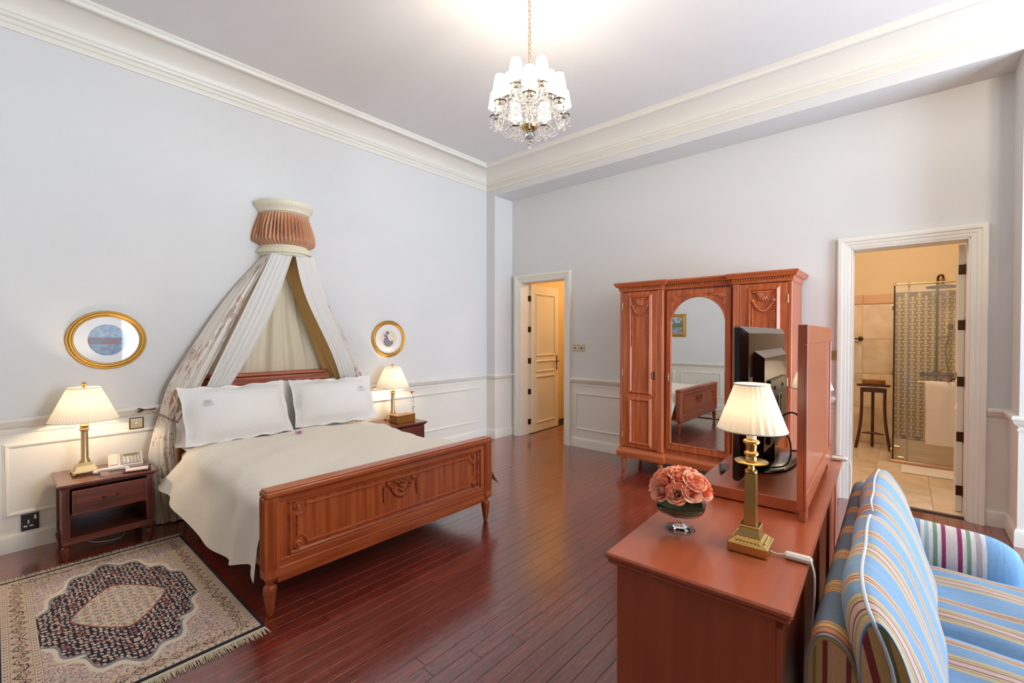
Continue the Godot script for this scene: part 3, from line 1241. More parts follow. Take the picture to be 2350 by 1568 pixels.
# ---------------------------------------------------------------- bathroom
func build_bathroom() -> void:
	door_leaf("door_2", "cream bathroom door standing open, its hinged edge showing", Vector3(0.333, 0, ZR - 0.2), deg_to_rad(85.5), 0.0205)
	var z1 := -7.75
	var b := MB.new()
	b.span(Vector3(-1.5, 0, z1 - 0.2), Vector3(1.6, 2.9, z1), 0)
	b.span(Vector3(-1.7, 0, z1 - 0.2), Vector3(-1.5, 2.9, ZR - 0.2), 0)
	b.span(Vector3(1.4, 0, z1), Vector3(1.6, 2.9, ZR - 0.2), 0)
	b.span(Vector3(-1.7, 2.9, z1 - 0.2), Vector3(1.6, 3.1, ZR - 0.2), 0)
	struct("wall_bathroom", b, M.bath_paint, "tan painted upper bathroom walls")
	# marble cladding: slabs with a border course, left of the shower
	var cl := struct_group("wall_marble", "pale marble slabs cladding the lower bathroom wall behind the stool")
	for c in 4:
		for r in 4:
			part(cl, "marble_slab", MB.new().span(Vector3(-1.5 + 0.35 * c + 0.001, 0.002 + 0.465 * r, z1), Vector3(-1.5 + 0.35 * c + 0.349, 0.465 * r + 0.464, z1 + 0.012), 0.002), M["marble_%d" % ((c + 2 * r) % 3)])
	for c in 4:
		part(cl, "border_tile", MB.new().span(Vector3(-1.5 + 0.35 * c + 0.001, 1.866, z1), Vector3(-1.5 + 0.35 * c + 0.349, 1.99, z1 + 0.016), 0.004), M.marble_border)
	# floor tiles
	var fl := struct_group("floor_bathroom", "polished beige marble floor tiles in the bathroom")
	part(fl, "screed", MB.new().span(Vector3(-1.5, -0.1, z1), Vector3(1.4, -0.004, ZR - 0.11), 0), M.grout)
	for c in 7:
		for r in 7:
			var x0 := -1.5 + 0.42 * c
			var z0 := ZR - 0.11 - 0.40 * r
			part(fl, "floor_tile", MB.new().span(Vector3(x0 + 0.0015, -0.004, maxf(z0 - 0.3985, z1)), Vector3(minf(x0 + 0.4185, 1.4), 0.001, z0 - 0.0015), 0.0015), M["marble_%d" % ((c * 2 + r) % 3)])
	# mosaic of the shower: basket weave of light bars on dark pieces
	var mo := struct_group("wall_mosaic", "gold and olive basket weave mosaic wall of the shower")
	part(mo, "mosaic_bed", MB.new().span(Vector3(-0.10, 0.10, z1), Vector3(1.4, 2.0, z1 + 0.006), 0), M.mosaic_base)
	var light := MB.new()
	var dark := MB.new()
	var col := 0
	var x := -0.095
	while x < 1.38:
		var y := 0.11 + (0.046 if col % 2 else 0.0)
		while y < 1.95:
			light.span(Vector3(x - 0.012, y, z1 + 0.006), Vector3(x + 0.056, y + 0.020, z1 + 0.010), 0)
			light.span(Vector3(x + 0.009, y + 0.028, z1 + 0.006), Vector3(x + 0.034, y + 0.084, z1 + 0.010), 0)
			dark.span(Vector3(x - 0.004, y + 0.026, z1 + 0.006), Vector3(x + 0.005, y + 0.086, z1 + 0.009), 0)
			dark.span(Vector3(x + 0.038, y + 0.026, z1 + 0.006), Vector3(x + 0.047, y + 0.086, z1 + 0.009), 0)
			y += 0.092
		x += 0.064
		col += 1
	part(mo, "mosaic_bars", light, M.mosaic_light).set_meta("kind", "stuff")
	part(mo, "mosaic_fillets", dark, M.mosaic_dark).set_meta("kind", "stuff")
	# shower tray and kerb
	var kerb := MB.new()
	kerb.span(Vector3(-0.13, 0.0, -6.74), Vector3(1.4, 0.035, -6.69), 0.006)
	kerb.span(Vector3(-0.13, 0.0, z1), Vector3(-0.09, 0.035, -6.74), 0.006)
	struct("trim_41", kerb, M.marble_border, "low stone kerb under the shower glass")
	struct("floor_shower", MB.new().span(Vector3(-0.09, 0.001, z1), Vector3(1.4, 0.02, -6.74), 0.002), M.marble_1, "stone tray of the shower")
	# glass enclosure
	var s := thing("shower_screen", "frameless glass shower screen with brass header bar", "shower screen", Vector3(-0.105, 0.035, -6.715))
	part(s, "fixed_pane", MB.new().span(Vector3(0.0, 0, -0.004), Vector3(0.118, 1.98, 0.004), 0), M.pane)
	part(s, "door_pane", MB.new().span(Vector3(0.124, 0.005, -0.004), Vector3(1.48, 1.97, 0.004), 0), M.pane)
	part(s, "return_pane", MB.new().span(Vector3(-0.004, 0, -1.02), Vector3(0.004, 1.98, -0.006), 0), M.pane)
	var e := MB.new()
	e.span(Vector3(-0.008, 0, -0.010), Vector3(0.006, 1.99, 0.010), 0.002)
	part(s, "edge_seal", e, M.steel_dark, "dark vertical corner seal")
	part(s, "door_seal", MB.new().span(Vector3(0.116, 0.0, -0.007), Vector3(0.126, 1.97, 0.007), 0.001), M.plastic_grey)
	var hb := MB.new()
	hb.tube([Vector3(0, 1.985, 0), Vector3(1.48, 1.985, 0)], 0.009, 10)
	hb.box(Vector3(0.0, 1.985, 0), Vector3(0.03, 0.03, 0.03))
	hb.box(Vector3(0.12, 1.982, 0), Vector3(0.026, 0.045, 0.03))
	part(s, "header_bar", hb, M.old_brass)
	for y in [1.72, 0.98, 0.10]:
		part(s, "pane_bracket", MB.new().box(Vector3(-0.014, y, -0.05), Vector3(0.02, 0.045, 0.06)), M.brass)
	for q in [[0.035, 0.14], [0.07, 0.022]]:
		part(s, "pane_bracket", MB.new().box(Vector3(q[0], q[1], 0.0), Vector3(0.05, 0.04, 0.024)), M.brass)
	var tr := MB.new()
	tr.tube([Vector3(0.20, 0.90, 0.05), Vector3(1.0, 0.90, 0.05)], 0.008, 10)
	tr.tube([Vector3(0.21, 0.90, 0.004), Vector3(0.21, 0.90, 0.05)], 0.007, 8)
	tr.tube([Vector3(0.99, 0.90, 0.004), Vector3(0.99, 0.90, 0.05)], 0.007, 8)
	part(s, "towel_rail", tr, M.brass)
	# towel over the rail
	var rows := []
	for r in 23:
		var u := float(r) / 22.0
		var row := []
		for c in 13:
			var w := float(c) / 12.0
			var wob := 0.004 * sin(w * 17.0 + r * 0.2)
			var xx := 0.162 + w * 0.46 + (0.004 * sin(u * 9.0) if c == 0 else 0.0)
			if u < 0.40:
				row.append(Vector3(xx, 0.30 + (0.938 - 0.30) * (u / 0.40), -6.683 + wob))
			elif u < 0.52:
				var a := (u - 0.40) / 0.12 * PI
				row.append(Vector3(xx, 0.938 + 0.012 * sin(a), -6.665 - 0.017 * cos(a) + wob * 0.3))
			else:
				row.append(Vector3(xx, 0.938 - (0.938 - 0.265) * ((u - 0.52) / 0.48), -6.647 + wob))
		rows.append(row)
	single("bath_towel", MB.new().grid(rows), M.towel, "white bath towel hanging over the rail of the shower screen", "towel")
	flower_head("orchid_flower", Vector3(0.335, 0.962, -6.66), 0.028, "small pink orchid flower lying on the towel at the shower", M.orchid_dark)
	single("bath_mat", MB.new().span(Vector3(-0.03, 0.002, -6.62), Vector3(0.62, 0.014, -6.27), 0.006), M.towel, "white bath mat on the marble floor before the shower", "bath mat")
	# rain shower
	var sh := thing("rain_shower", "bronze rain shower with riser pipe and hand shower", "shower", Vector3(0.283, 0.85, z1 + 0.014))
	var p := MB.new()
	p.tube(spline([Vector3(0, 0.10, 0.06), Vector3(0, 0.6, 0.06), Vector3(0, 1.24, 0.06), Vector3(0.01, 1.32, 0.09), Vector3(0.03, 1.33, 0.16), Vector3(0.04, 1.30, 0.24), Vector3(0.04, 1.20, 0.26)], 6), 0.012, 10)
	part(sh, "riser_pipe", p, M.bronze)
	part(sh, "shower_head", MB.new().at(Vector3(0.04, 1.165, 0.26)).lathe(pv([[0, 0], [0.15, 0], [0.158, 0.008], [0.15, 0.02], [0.05, 0.03], [0.014, 0.05], [0, 0.05]]), 28), M.bronze)
	var mx := MB.new()
	mx.at(Vector3(0, 0.12, 0.03), Basis(Vector3.RIGHT, PI / 2)).cyl(Vector3.ZERO, 0.045, 0.04, 18, 0.006)
	mx.at(Vector3.ZERO)
	mx.tube([Vector3(-0.13, 0.11, 0.07), Vector3(0.13, 0.11, 0.07)], 0.022, 12)
	for q in [-0.13, 0.13]:
		mx.ball(Vector3(q, 0.11, 0.07), Vector3(0.03, 0.032, 0.032), 12, 8)
		mx.tube([Vector3(q, 0.11, 0.07), Vector3(q, 0.10, 0.001)], 0.014, 8)
	part(sh, "mixer_valve", mx, M.bronze)
	var hs := MB.new()
	hs.tube(spline([Vector3(0.11, 0.66, 0.09), Vector3(0.10, 0.56, 0.10), Vector3(0.08, 0.44, 0.09)], 4), 0.011, 8)
	hs.ball(Vector3(0.118, 0.70, 0.10), Vector3(0.03, 0.04, 0.018), 12, 8)
	part(sh, "hand_shower", hs, M.bronze)
	part(sh, "hose", MB.new().tube(spline([Vector3(0.08, 0.44, 0.09), Vector3(0.09, 0.25, 0.08), Vector3(0.11, 0.05, 0.09), Vector3(0.06, -0.04, 0.09), Vector3(0.03, 0.06, 0.08)], 6), 0.007, 8), M.bronze)
	part(sh, "hand_shower_holder", MB.new().tube([Vector3(0.0, 0.56, 0.06), Vector3(0.10, 0.58, 0.08)], 0.01, 8), M.bronze)
	# towel bar at the left
	var tb := thing("towel_bar", "bronze towel bar on the marble wall above the stool", "towel bar", Vector3(-0.47, 1.40, z1 + 0.012))
	var m := MB.new()
	m.tube([Vector3(0.0, 0, 0.06), Vector3(-0.6, 0, 0.06)], 0.010, 10)
	part(tb, "bar", m, M.bronze)
	for q in [0.0, -0.6]:
		m = MB.new()
		m.tube([Vector3(q, 0, 0.002), Vector3(q, 0, 0.065)], 0.012, 10)
		m.ball(Vector3(q, 0, 0.066), Vector3(0.026, 0.026, 0.02), 12, 8)
		m.at(Vector3(q, 0, 0.0), Basis(Vector3.RIGHT, PI / 2)).cyl(Vector3.ZERO, 0.03, 0.012, 16, 0.003)
		part(tb, "rosette", m, M.bronze)
	rows = []
	for r in 19:
		var u := float(r) / 18.0
		var row := []
		for c in 9:
			var w := float(c) / 8.0
			var xx := -0.94 + 0.41 * w
			var wob := 0.005 * sin(w * 14.0)
			if u < 0.45:
				row.append(Vector3(xx, 0.92 + 0.49 * u / 0.45, z1 + 0.052 + wob))
			elif u < 0.55:
				var a := (u - 0.45) / 0.1 * PI
				row.append(Vector3(xx, 1.41 + 0.014 * sin(a), z1 + 0.072 - 0.020 * cos(a)))
			else:
				row.append(Vector3(xx, 1.41 - 0.56 * (u - 0.55) / 0.45, z1 + 0.092 + wob))
		rows.append(row)
	single("hand_towel", MB.new().grid(rows), M.towel, "white towel hanging on the bronze towel bar", "towel")
	# three legged stool with a box
	var st := thing("stool", "dark wooden three legged stool beside the shower screen", "stool", Vector3(-0.315, 0, -7.36), deg_to_rad(4))
	var top := MB.new()
	var o := pv([[-0.160, 0.10], [0.160, 0.10], [0.170, 0.04], [0.03, -0.15], [-0.03, -0.15], [-0.170, 0.04]])
	top.at(Vector3(0, 0.80, 0), Basis(Vector3.RIGHT, PI / 2)).extrude(o, -0.026, 0.0)
	top.at(Vector3(0, 0.775, 0), Basis(Vector3.RIGHT, PI / 2)).extrude(pv([[-0.12, 0.07], [0.12, 0.07], [0.13, 0.03], [0.03, -0.10], [-0.03, -0.10], [-0.13, 0.03]]), -0.003, 0.05)
	part(st, "stool_top", top, M.stool_wood)
	for q in [Vector3(-0.115, 0, 0.05), Vector3(0.115, 0, 0.05), Vector3(0.0, 0, -0.08)]:
		var out := Vector3(q.x, 0, q.z).normalized()
		var leg := MB.new().tube(spline([q + Vector3(0, 0.775, 0), q + out * 0.0 + Vector3(0, 0.5, 0), q + out * 0.02 + Vector3(0, 0.25, 0), q + out * 0.06], 5), 0.017, 8)
		part(st, "leg", leg, M.stool_wood)
	var sf := MB.new().at(Vector3(0, 0.20, 0), Basis(Vector3.RIGHT, PI / 2)).extrude(pv([[-0.11, 0.055], [0.11, 0.055], [0.0, -0.08]]), -0.008, 0.008)
	part(st, "lower_shelf", sf, M.stool_wood)
	var bx := thing("tissue_box", "olive brown box lying on the bathroom stool", "box", Vector3(-0.31, 0.827, -7.36), deg_to_rad(18))
	part(bx, "body", MB.new().span(Vector3(-0.105, 0, -0.06), Vector3(0.105, 0.052, 0.06)), M.box_wood)
	part(bx, "opening", MB.new().span(Vector3(-0.05, 0.0525, -0.012), Vector3(0.05, 0.0535, 0.012), 0), M.leather)
	# lamp above
	var l := thing("bathroom_ceiling_lamp", "round glowing ceiling lamp in the bathroom", "lamp", Vector3(-0.1, 2.9, -6.1))
	part(l, "glow_disc", MB.new().cyl(Vector3(0, -0.03, 0), 0.16, 0.03, 20, 0.005), M.bulb_glow)
	lamp_light(l, Vector3(0, -0.12, 0), 0.9, 0.12, Color(1.0, 0.95, 0.88))


# a five petalled flower lying flat
func flower_head(called: String, where: Vector3, r: float, label: String, heart: Material) -> Node3D:
	var f := thing(called, label, "flower", where)
	for k in 5:
		var a := TAU * k / 5.0
		var rows := []
		for j in 4:
			var row := []
			for c in 5:
				var w := (c - 2) / 2.0
				var u := (j + 0.3) / 3.3
				row.append(Vector3(cos(a) * u * r - sin(a) * w * r * 0.42 * sin(u * 2.6), 0.002 + r * 0.25 * u * u + r * 0.1 * (1 - w * w), sin(a) * u * r + cos(a) * w * r * 0.42 * sin(u * 2.6)))
			rows.append(row)
		part(f, "petal", MB.new().grid(rows), M.orchid if k != 1 else heart)
	part(f, "heart", MB.new().ball(Vector3(0, r * 0.18, 0), Vector3(r * 0.22, r * 0.2, r * 0.22), 8, 6), heart)
	return f


# ---------------------------------------------------------------- bed
const BZ := -1.717

func turned_leg(h: float, r: float) -> MB:
	var b := MB.new()
	b.lathe(pv([[0, 0], [r * 0.40, 0], [r * 0.52, h * 0.04], [r * 0.80, h * 0.30], [r * 0.98, h * 0.56]]), 28)
	b.lathe(pv([[r * 0.98, h * 0.56], [r * 1.06, h * 0.58], [r * 1.10, h * 0.72], [r * 1.08, h * 0.80], [r * 0.9, h * 0.84]]), 48, 12, 0.13, h * 0.57, h * 0.81)
	b.lathe(pv([[r * 0.9, h * 0.83], [r * 0.55, h * 0.87], [r * 0.55, h * 0.90], [r * 0.75, h * 0.93], [r * 0.75, h * 0.97], [r * 0.6, h], [0, h]]), 28)
	return b

# carved garland in the xy plane, z outwards
func garland(b: MB, c: Vector3, w: float, drop: float, bead: float) -> void:
	for k in 15:
		var u := k / 14.0 * 2.0 - 1.0
		var y := -drop * (1.0 - u * u)
		var s := bead * (1.25 - 0.55 * absf(u))
		b.ball(c + Vector3(u * w, y, 0), Vector3(s * 1.05, s, s * 0.8), 8, 6)

func build_bed() -> void:
	var bed := thing("bed", "wide carved mahogany bed with panelled footboard", "bed", Vector3(-3.42, 0, BZ))
	var ox := -3.42
	var fx := -2.465 - ox
	var my: Material = M.mahogany_y
	var mz: Material = M.mahogany_z
	# footboard
	var fb := part(bed, "footboard", MB.new().span(Vector3(fx - 0.018, 0.165, -0.765), Vector3(fx + 0.012, 0.617, 0.765)), my)
	part(fb, "rail", MB.new().span(Vector3(fx - 0.02, 0.575, -0.765), Vector3(fx + 0.026, 0.617, 0.765)), mz)
	part(fb, "rail", MB.new().span(Vector3(fx - 0.02, 0.165, -0.765), Vector3(fx + 0.026, 0.285, 0.765)), mz)
	part(fb, "bead", MB.new().span(Vector3(fx + 0.02, 0.232, -0.765), Vector3(fx + 0.030, 0.244, 0.765)), mz)
	for s in [-1.0, 1.0]:
		part(fb, "stile", MB.new().span(Vector3(fx - 0.02, 0.285, s * 0.765), Vector3(fx + 0.026, 0.575, s * 0.715)), my)
	var cap := MB.new()
	cap.span(Vector3(fx - 0.045, 0.617, -0.826), Vector3(fx + 0.048, 0.648, 0.826), 0.006)
	cap.span(Vector3(fx - 0.038, 0.648, -0.82), Vector3(fx + 0.040, 0.656, 0.82), 0.004)
	part(fb, "cap_rail", cap, mz)
	# panel moulding with scooped corners
	var path := PackedVector2Array()
	var hw := 0.70
	var r := 0.052
	for q in [[-hw, 0.29, 0.0], [hw, 0.29, 1.0], [hw, 0.57, 2.0], [-hw, 0.57, 3.0]]:
		path.append(Vector2(q[0], -q[1]))
	var to_x := Basis(Vector3(0, 0, -1), Vector3(1, 0, 0), Vector3(0, -1, 0))
	var mp := pv([[-0.014, 0.0], [-0.014, 0.004], [-0.008, 0.012], [0.0, 0.014], [0.004, 0.006], [0.010, 0.004], [0.012, 0.0]])
	part(fb, "panel_moulding", MB.new().at(Vector3(fx + 0.012, 0, 0), to_x).sweep(path, mp, true), mz)
	path = PackedVector2Array()
	var iw := 0.655
	var y0 := 0.325
	var y1 := 0.535
	for c in [[-iw, y0, 90, 0], [iw, y0, 180, 90], [iw, y1, 270, 180], [-iw, y1, 360, 270]]:
		for k in 7:
			var a := deg_to_rad(lerpf(c[2], c[3], k / 6.0))
			path.append(Vector2(c[0] + r * cos(a), -(c[1] + r * sin(a))))
	part(fb, "inner_moulding", MB.new().at(Vector3(fx + 0.012, 0, 0), to_x).sweep(path, pv([[-0.008, 0.0], [-0.006, 0.007], [0.0, 0.009], [0.006, 0.007], [0.008, 0.0]]), true), mz)
	for s in [-1.0, 1.0]:
		for y in [y0, y1]:
			var bt := MB.new()
			bt.at(Vector3(fx + 0.012, y, s * iw), Basis(Vector3(0, 0, 1), -PI / 2))
			bt.lathe(pv([[0.024, 0], [0.024, 0.006], [0.018, 0.012], [0.012, 0.008], [0.012, 0.012], [0.008, 0.018], [0, 0.02]]), 18)
			part(fb, "button", bt, mz)
	# carved swag
	var sw := MB.new()
	sw.at(Vector3(fx + 0.014, 0.0, 0.0), Basis(Vector3(0, 0, -1), Vector3(0, 1, 0), Vector3(1, 0, 0)))
	garland(sw, Vector3(0, 0.505, 0.006), 0.088, 0.085, 0.0115)
	for s in [-1.0, 1.0]:
		sw.ball(Vector3(s * 0.095, 0.512, 0.008), Vector3(0.014, 0.014, 0.012), 10, 8)
		for k in 9:
			var q := 0.006 + 0.004 * sin(k * 0.55)
			sw.ball(Vector3(s * 0.125, 0.500 - k * 0.013, 0.004), Vector3(q, 0.008, q), 8, 6)
	for k in 11:
		var a := k * 2.4
		var rr := 0.012 + 0.0045 * k
		sw.ball(Vector3(cos(a) * rr * 0.9, 0.512 + sin(a) * rr * 0.22 - 0.004 * absf(cos(a)), 0.007), Vector3(0.009, 0.008, 0.008), 8, 6)
	for k in 7:
		sw.ball(Vector3((k % 3 - 1) * 0.012, 0.485 - 0.008 * k, 0.004), Vector3(0.008, 0.008, 0.006), 8, 6)
	part(fb, "carved_swag", sw, mz, "carved swag of fruit and ribbons in relief")
	# posts and legs
	for s in [-1.0, 1.0]:
		var po := MB.new()
		po.span(Vector3(fx - 0.036, 0.20, s * 0.793 - 0.036), Vector3(fx + 0.036, 0.617, s * 0.793 + 0.036), 0.004)
		for k in 4:
			po.span(Vector3(fx + 0.034, 0.245, s * 0.793 - 0.024 + 0.013 * k), Vector3(fx + 0.040, 0.60, s * 0.793 - 0.018 + 0.013 * k), 0.002)
			po.span(Vector3(fx - 0.024 + 0.013 * k, 0.245, s * (0.793 + 0.034)), Vector3(fx - 0.018 + 0.013 * k, 0.60, s * (0.793 + 0.040)), 0.002)
		po.at(Vector3(fx, 0.185, s * 0.793)).taper(Vector3.ZERO, Vector2(0.05, 0.05), Vector2(0.072, 0.072), 0.016)
		part(bed, "post", po, my)
		var lg := part(bed, "leg", turned_leg(0.188, 0.030), my)
		lg.position = Vector3(fx, 0, s * 0.793)
		var lg2 := part(bed, "leg", turned_leg(0.188, 0.030), my)
		lg2.position = Vector3(-4.43 - ox, 0, s * 0.725)
	# headboard of horizontal boards
	var hx := -4.43 - ox
	for k in 6:
		var hb := MB.new()
		hb.span(Vector3(hx - 0.02, 0.18 + 0.15 * k, -0.70), Vector3(hx + 0.016 + 0.004 * (k % 2), 0.18 + 0.15 * k + 0.147, 0.70), 0.006)
		part(bed, "headboard_plank", hb, mz)
	var hc := MB.new()
	hc.span(Vector3(hx - 0.03, 1.080, -0.75), Vector3(hx + 0.045, 1.112, 0.75), 0.006)
	hc.span(Vector3(hx - 0.02, 1.045, -0.74), Vector3(hx + 0.032, 1.056, 0.74), 0.003)
	hc.span(Vector3(hx - 0.02, 1.010, -0.74), Vector3(hx + 0.030, 1.020, 0.74), 0.003)
	part(bed, "headboard_cap", hc, mz)
	for s in [-1.0, 1.0]:
		part(bed, "headboard_post", MB.new().span(Vector3(hx - 0.03, 0.188, s * 0.700), Vector3(hx + 0.034, 1.08, s * 0.75)), my)
		part(bed, "side_rail", MB.new().span(Vector3(hx, 0.20, s * 0.752), Vector3(fx - 0.036, 0.34, s * 0.785)), M.mahogany_x)
	# mattress
	single("mattress", MB.new().span(Vector3(-4.375, 0.30, BZ - 0.745), Vector3(-2.53, 0.535, BZ + 0.745), 0.04), M.cotton, "thick white mattress under the cream duvet", "mattress")
	# duvet: lies on top, hangs over both long sides
	var rows := []
	var NR := 61
	var NC := 75
	for j in NR:
		var u := float(j) / (NR - 1)
		var x := lerpf(-4.10, -2.508, u)
		var row := []
		var edge := 0.80 + 0.012 * sin(u * 9.0)
		var hem_l := 0.17 + 0.225 * sin(minf(u * 1.25, 1.0) * PI * 0.5) + 0.012 * sin(u * 19.0) - 0.05 * maxf(0.0, u - 0.75) / 0.25
		var hem_r := 0.30 + 0.02 * sin(u * 13.0)
		var L := 0.80 + hem_l + 0.8 + hem_r
		for k in NC:
			var s := float(k) / (NC - 1) * L - (0.80 + hem_l)   # arc length from the middle, left (towards +z) negative
			var side := 1.0 if s < 0.0 else -1.0
			var a := absf(s)
			var z := 0.0
			var y := 0.0
			var rb := 0.075
			var puff := 0.012 * sin(x * 6.0 + s * 3.0) * sin(s * 5.0 + 1.0) + 0.004 * sin(x * 17.0 + s * 11.0)
			if a < edge - rb:
				z = a
				y = 0.600 + puff - 0.03 * pow(a / edge, 6.0)
			else:
				var q := a - (edge - rb)
				var bend := rb * PI * 0.5 * 0.86
				if q < bend:
					var th := q / bend * deg_to_rad(78)
					z = edge - rb + rb * sin(th)
					y = 0.600 - 0.03 - rb * (1.0 - cos(th)) + puff * (1.0 - q / bend)
				else:
					var dn := q - bend
					var fold := sin(u * 26.0 + sin(u * 7.0) * 1.5) * 0.022 * minf(1.0, dn / 0.12)
					var out := 0.10 * dn + fold
					if side > 0.0:
						out += 0.75 * dn * pow(1.0 - u, 2.0)
					else:
						out += 0.55 * dn * smoothstep(0.6, 0.95, u)
					z = edge - rb + rb * sin(deg_to_rad(78)) + out
					y = 0.600 - 0.03 - rb * (1.0 - cos(deg_to_rad(78))) - dn * 0.955
			# thickness at the foot: roll down behind the footboard
			if u > 0.94:
				y -= 0.035 * pow((u - 0.94) / 0.06, 2.0)
			row.append(Vector3(x, y, BZ + side * z))
		rows.append(row)
	var dv := MB.new().grid(rows)
	single("duvet", dv, M.duvet, "cream duvet covering the bed and hanging over its sides", "duvet")
	# pillows
	var pcot: Material = M.cotton
	pillow(Vector3(-4.305, 0.795, -1.315), deg_to_rad(1), 0.80, 0.46, 80.0, "cream pillow with monogram leaning behind the larger front one, beside the left lamp", false)
	pillow(Vector3(-4.15, 0.825, -1.325), deg_to_rad(3), 0.80, 0.475, 66.0, "cream flanged pillow with monogram on the side of the telephone", true)
	pillow(Vector3(-4.305, 0.800, -2.12), deg_to_rad(-1), 0.78, 0.47, 80.0, "cream pillow half hidden behind the front pillow by the rose vase", false)
	pillow(Vector3(-4.15, 0.825, -2.16), deg_to_rad(-6), 0.78, 0.455, 66.0, "cream flanged pillow with monogram on the side of the bud vase", true, 1.0)
	flower_head("orchid_bloom", Vector3(-3.885, 0.618, -1.70), 0.034, "purple orchid flower lying on the duvet before the pillows", M.orchid_dark)
	# sheet folded down at the head
	single("bed_sheet", MB.new().span(Vector3(-4.37, 0.537, BZ - 0.74), Vector3(-4.12, 0.556, BZ + 0.74), 0.008), M.cotton, "white sheet turned down under the pillows", "sheet")


# a flanged pillow leaning back against the headboard; width along z
func pillow(c: Vector3, turn: float, w: float, h: float, lean: float, label: String, mono: bool, side := -1.0) -> void:
	var p := thing("pillow", label, "pillow", c, turn)
	var bs := Basis(Vector3(0, 0, 1), deg_to_rad(90.0 - lean))   # local y up, leaning towards -x
	var nw := 29
	var nh := 17
	var front := []
	var back := []
	for j in nh:
		var v := float(j) / (nh - 1) * 2.0 - 1.0
		var rf := []
		var rb := []
		for k in nw:
			var u := float(k) / (nw - 1) * 2.0 - 1.0
			var fl := 0.90
			var uu := clampf(absf(u) / fl, 0, 1)
			var vv := clampf(absf(v) / 0.86, 0, 1)
			var th := (0.105 if mono else 0.055) * pow(maxf(0.0, (1.0 - pow(uu, 2.6)) * (1.0 - pow(vv, 2.4))), 0.55)
			th += 0.004 * sin(u * 9.0 + v * 5.0) * (1.0 - uu)
			var sag := 0.018 * (1.0 - u * u) * (1.0 if v > 0.8 else 0.0) * (v - 0.8) * 5.0
			var pinch := 1.0 - 0.035 * (1.0 - v * v) * pow(absf(u), 4.0)
			var z := u * w * 0.5 * pinch
			var y := v * h * 0.5 - sag + 0.006 * sin(u * 14.0) * (1.0 if absf(v) > 0.95 else 0.0)
			var wav := 0.010 * sin(u * 11.0 + v * 7.0) if absf(u) > fl or absf(v) > 0.86 else 0.0
			rf.append(bs * Vector3(th + wav + 0.002, y, z))
			rb.append(bs * Vector3(-th * 0.7 + wav - 0.002, y, z))
		front.append(rf)
		back.append(rb)
	var b := MB.new()
	for j in nh:
		back[j].reverse()
	b.grid(front)
	b.grid(back)
	part(p, "pillowcase", b, M.cotton)
	if mono:
		var m := MB.new()
		var o := Vector3(0, 0.075, -side * w * 0.30)
		for k in 3:
			var ring := []
			for q in 14:
				var a := TAU * q / 14.0
				ring.append(bs * (o + Vector3(0.096, cos(a) * 0.013, (k - 1) * 0.016 + sin(a) * 0.011)))
			m.tube(ring, 0.0016, 5, true)
		for k in 2:
			var ln := []
			for q in 9:
				var u := q / 8.0 * 2.0 - 1.0
				ln.append(bs * (o + Vector3(0.096, -0.026 - 0.009 * k + 0.006 * u * u, u * (0.045 - 0.01 * k))))
			m.tube(ln, 0.0014, 5)
		part(p, "monogram", m, M.embroidery, "grey embroidered monogram")


# ---------------------------------------------------------------- bed crown with drapes
const CZ := -1.825

func half_ellipse(rx: float, rz: float, seg := 28) -> PackedVector2Array:
	var p := PackedVector2Array()
	for k in seg + 1:
		var a := PI * k / seg
		p.append(Vector2(XA + rx * sin(a), CZ + rz * cos(a)))
	return p

# cloth between two edges, each a list of points from top to bottom
func drape(e0: Array, e1: Array, nu: int, folds: float, amp: float, bulge: float, sd: float, uv_scale := 1.6, tuck := -1.0, flatter := 0.0) -> MB:
	var a := spline(e0, 10)
	var b := spline(e1, 10)
	var nv := 40
	var rows := []
	var uvs := []
	for j in nv + 1:
		var v := float(j) / nv
		var pa: Vector3 = a[mini(int(round(v * (a.size() - 1))), a.size() - 1)]
		var pb: Vector3 = b[mini(int(round(v * (b.size() - 1))), b.size() - 1)]
		var fa := v * (a.size() - 1)
		var fb := v * (b.size() - 1)
		pa = (a[int(fa)] as Vector3).lerp(a[mini(int(fa) + 1, a.size() - 1)], fa - int(fa))
		pb = (b[int(fb)] as Vector3).lerp(b[mini(int(fb) + 1, b.size() - 1)], fb - int(fb))
		var row := []
		var ur := []
		var across := pb - pa
		var nrm := across.cross(Vector3.DOWN)
		nrm = nrm.normalized() if nrm.length() > 1e-5 else Vector3.RIGHT
		if nrm.x < 0.0:
			nrm = -nrm
		var am := amp * minf(1.0, 0.45 + v)
		if tuck > 0.0:
			am *= 0.4 + 0.6 * minf(1.0, absf(v - tuck) * 5.0)
		for k in nu + 1:
			var u := float(k) / nu
			var ph := u * folds * TAU + sd + 0.5 * sin(v * 3.0 + sd)
			var f := sin(ph) + 0.5 * sin(ph * 2.37 + sd * 3.0) + 0.3 * sin(ph * 0.43 + 1.0)
			if flatter > 0.0:
				f *= smoothstep(flatter - 0.25, flatter + 0.2, u) + 0.12
			var p := pa.lerp(pb, u) + nrm * (am * f + bulge * sin(PI * u) * sin(PI * minf(v * 1.2, 1.0)))
			p.x = maxf(p.x, XA + 0.006)
			row.append(p)
			ur.append(Vector2(u * 0.7 * uv_scale, v * 3.4 * uv_scale))
		rows.append(row)
		uvs.append(ur)
	return MB.new().grid(rows, false, false, uvs)

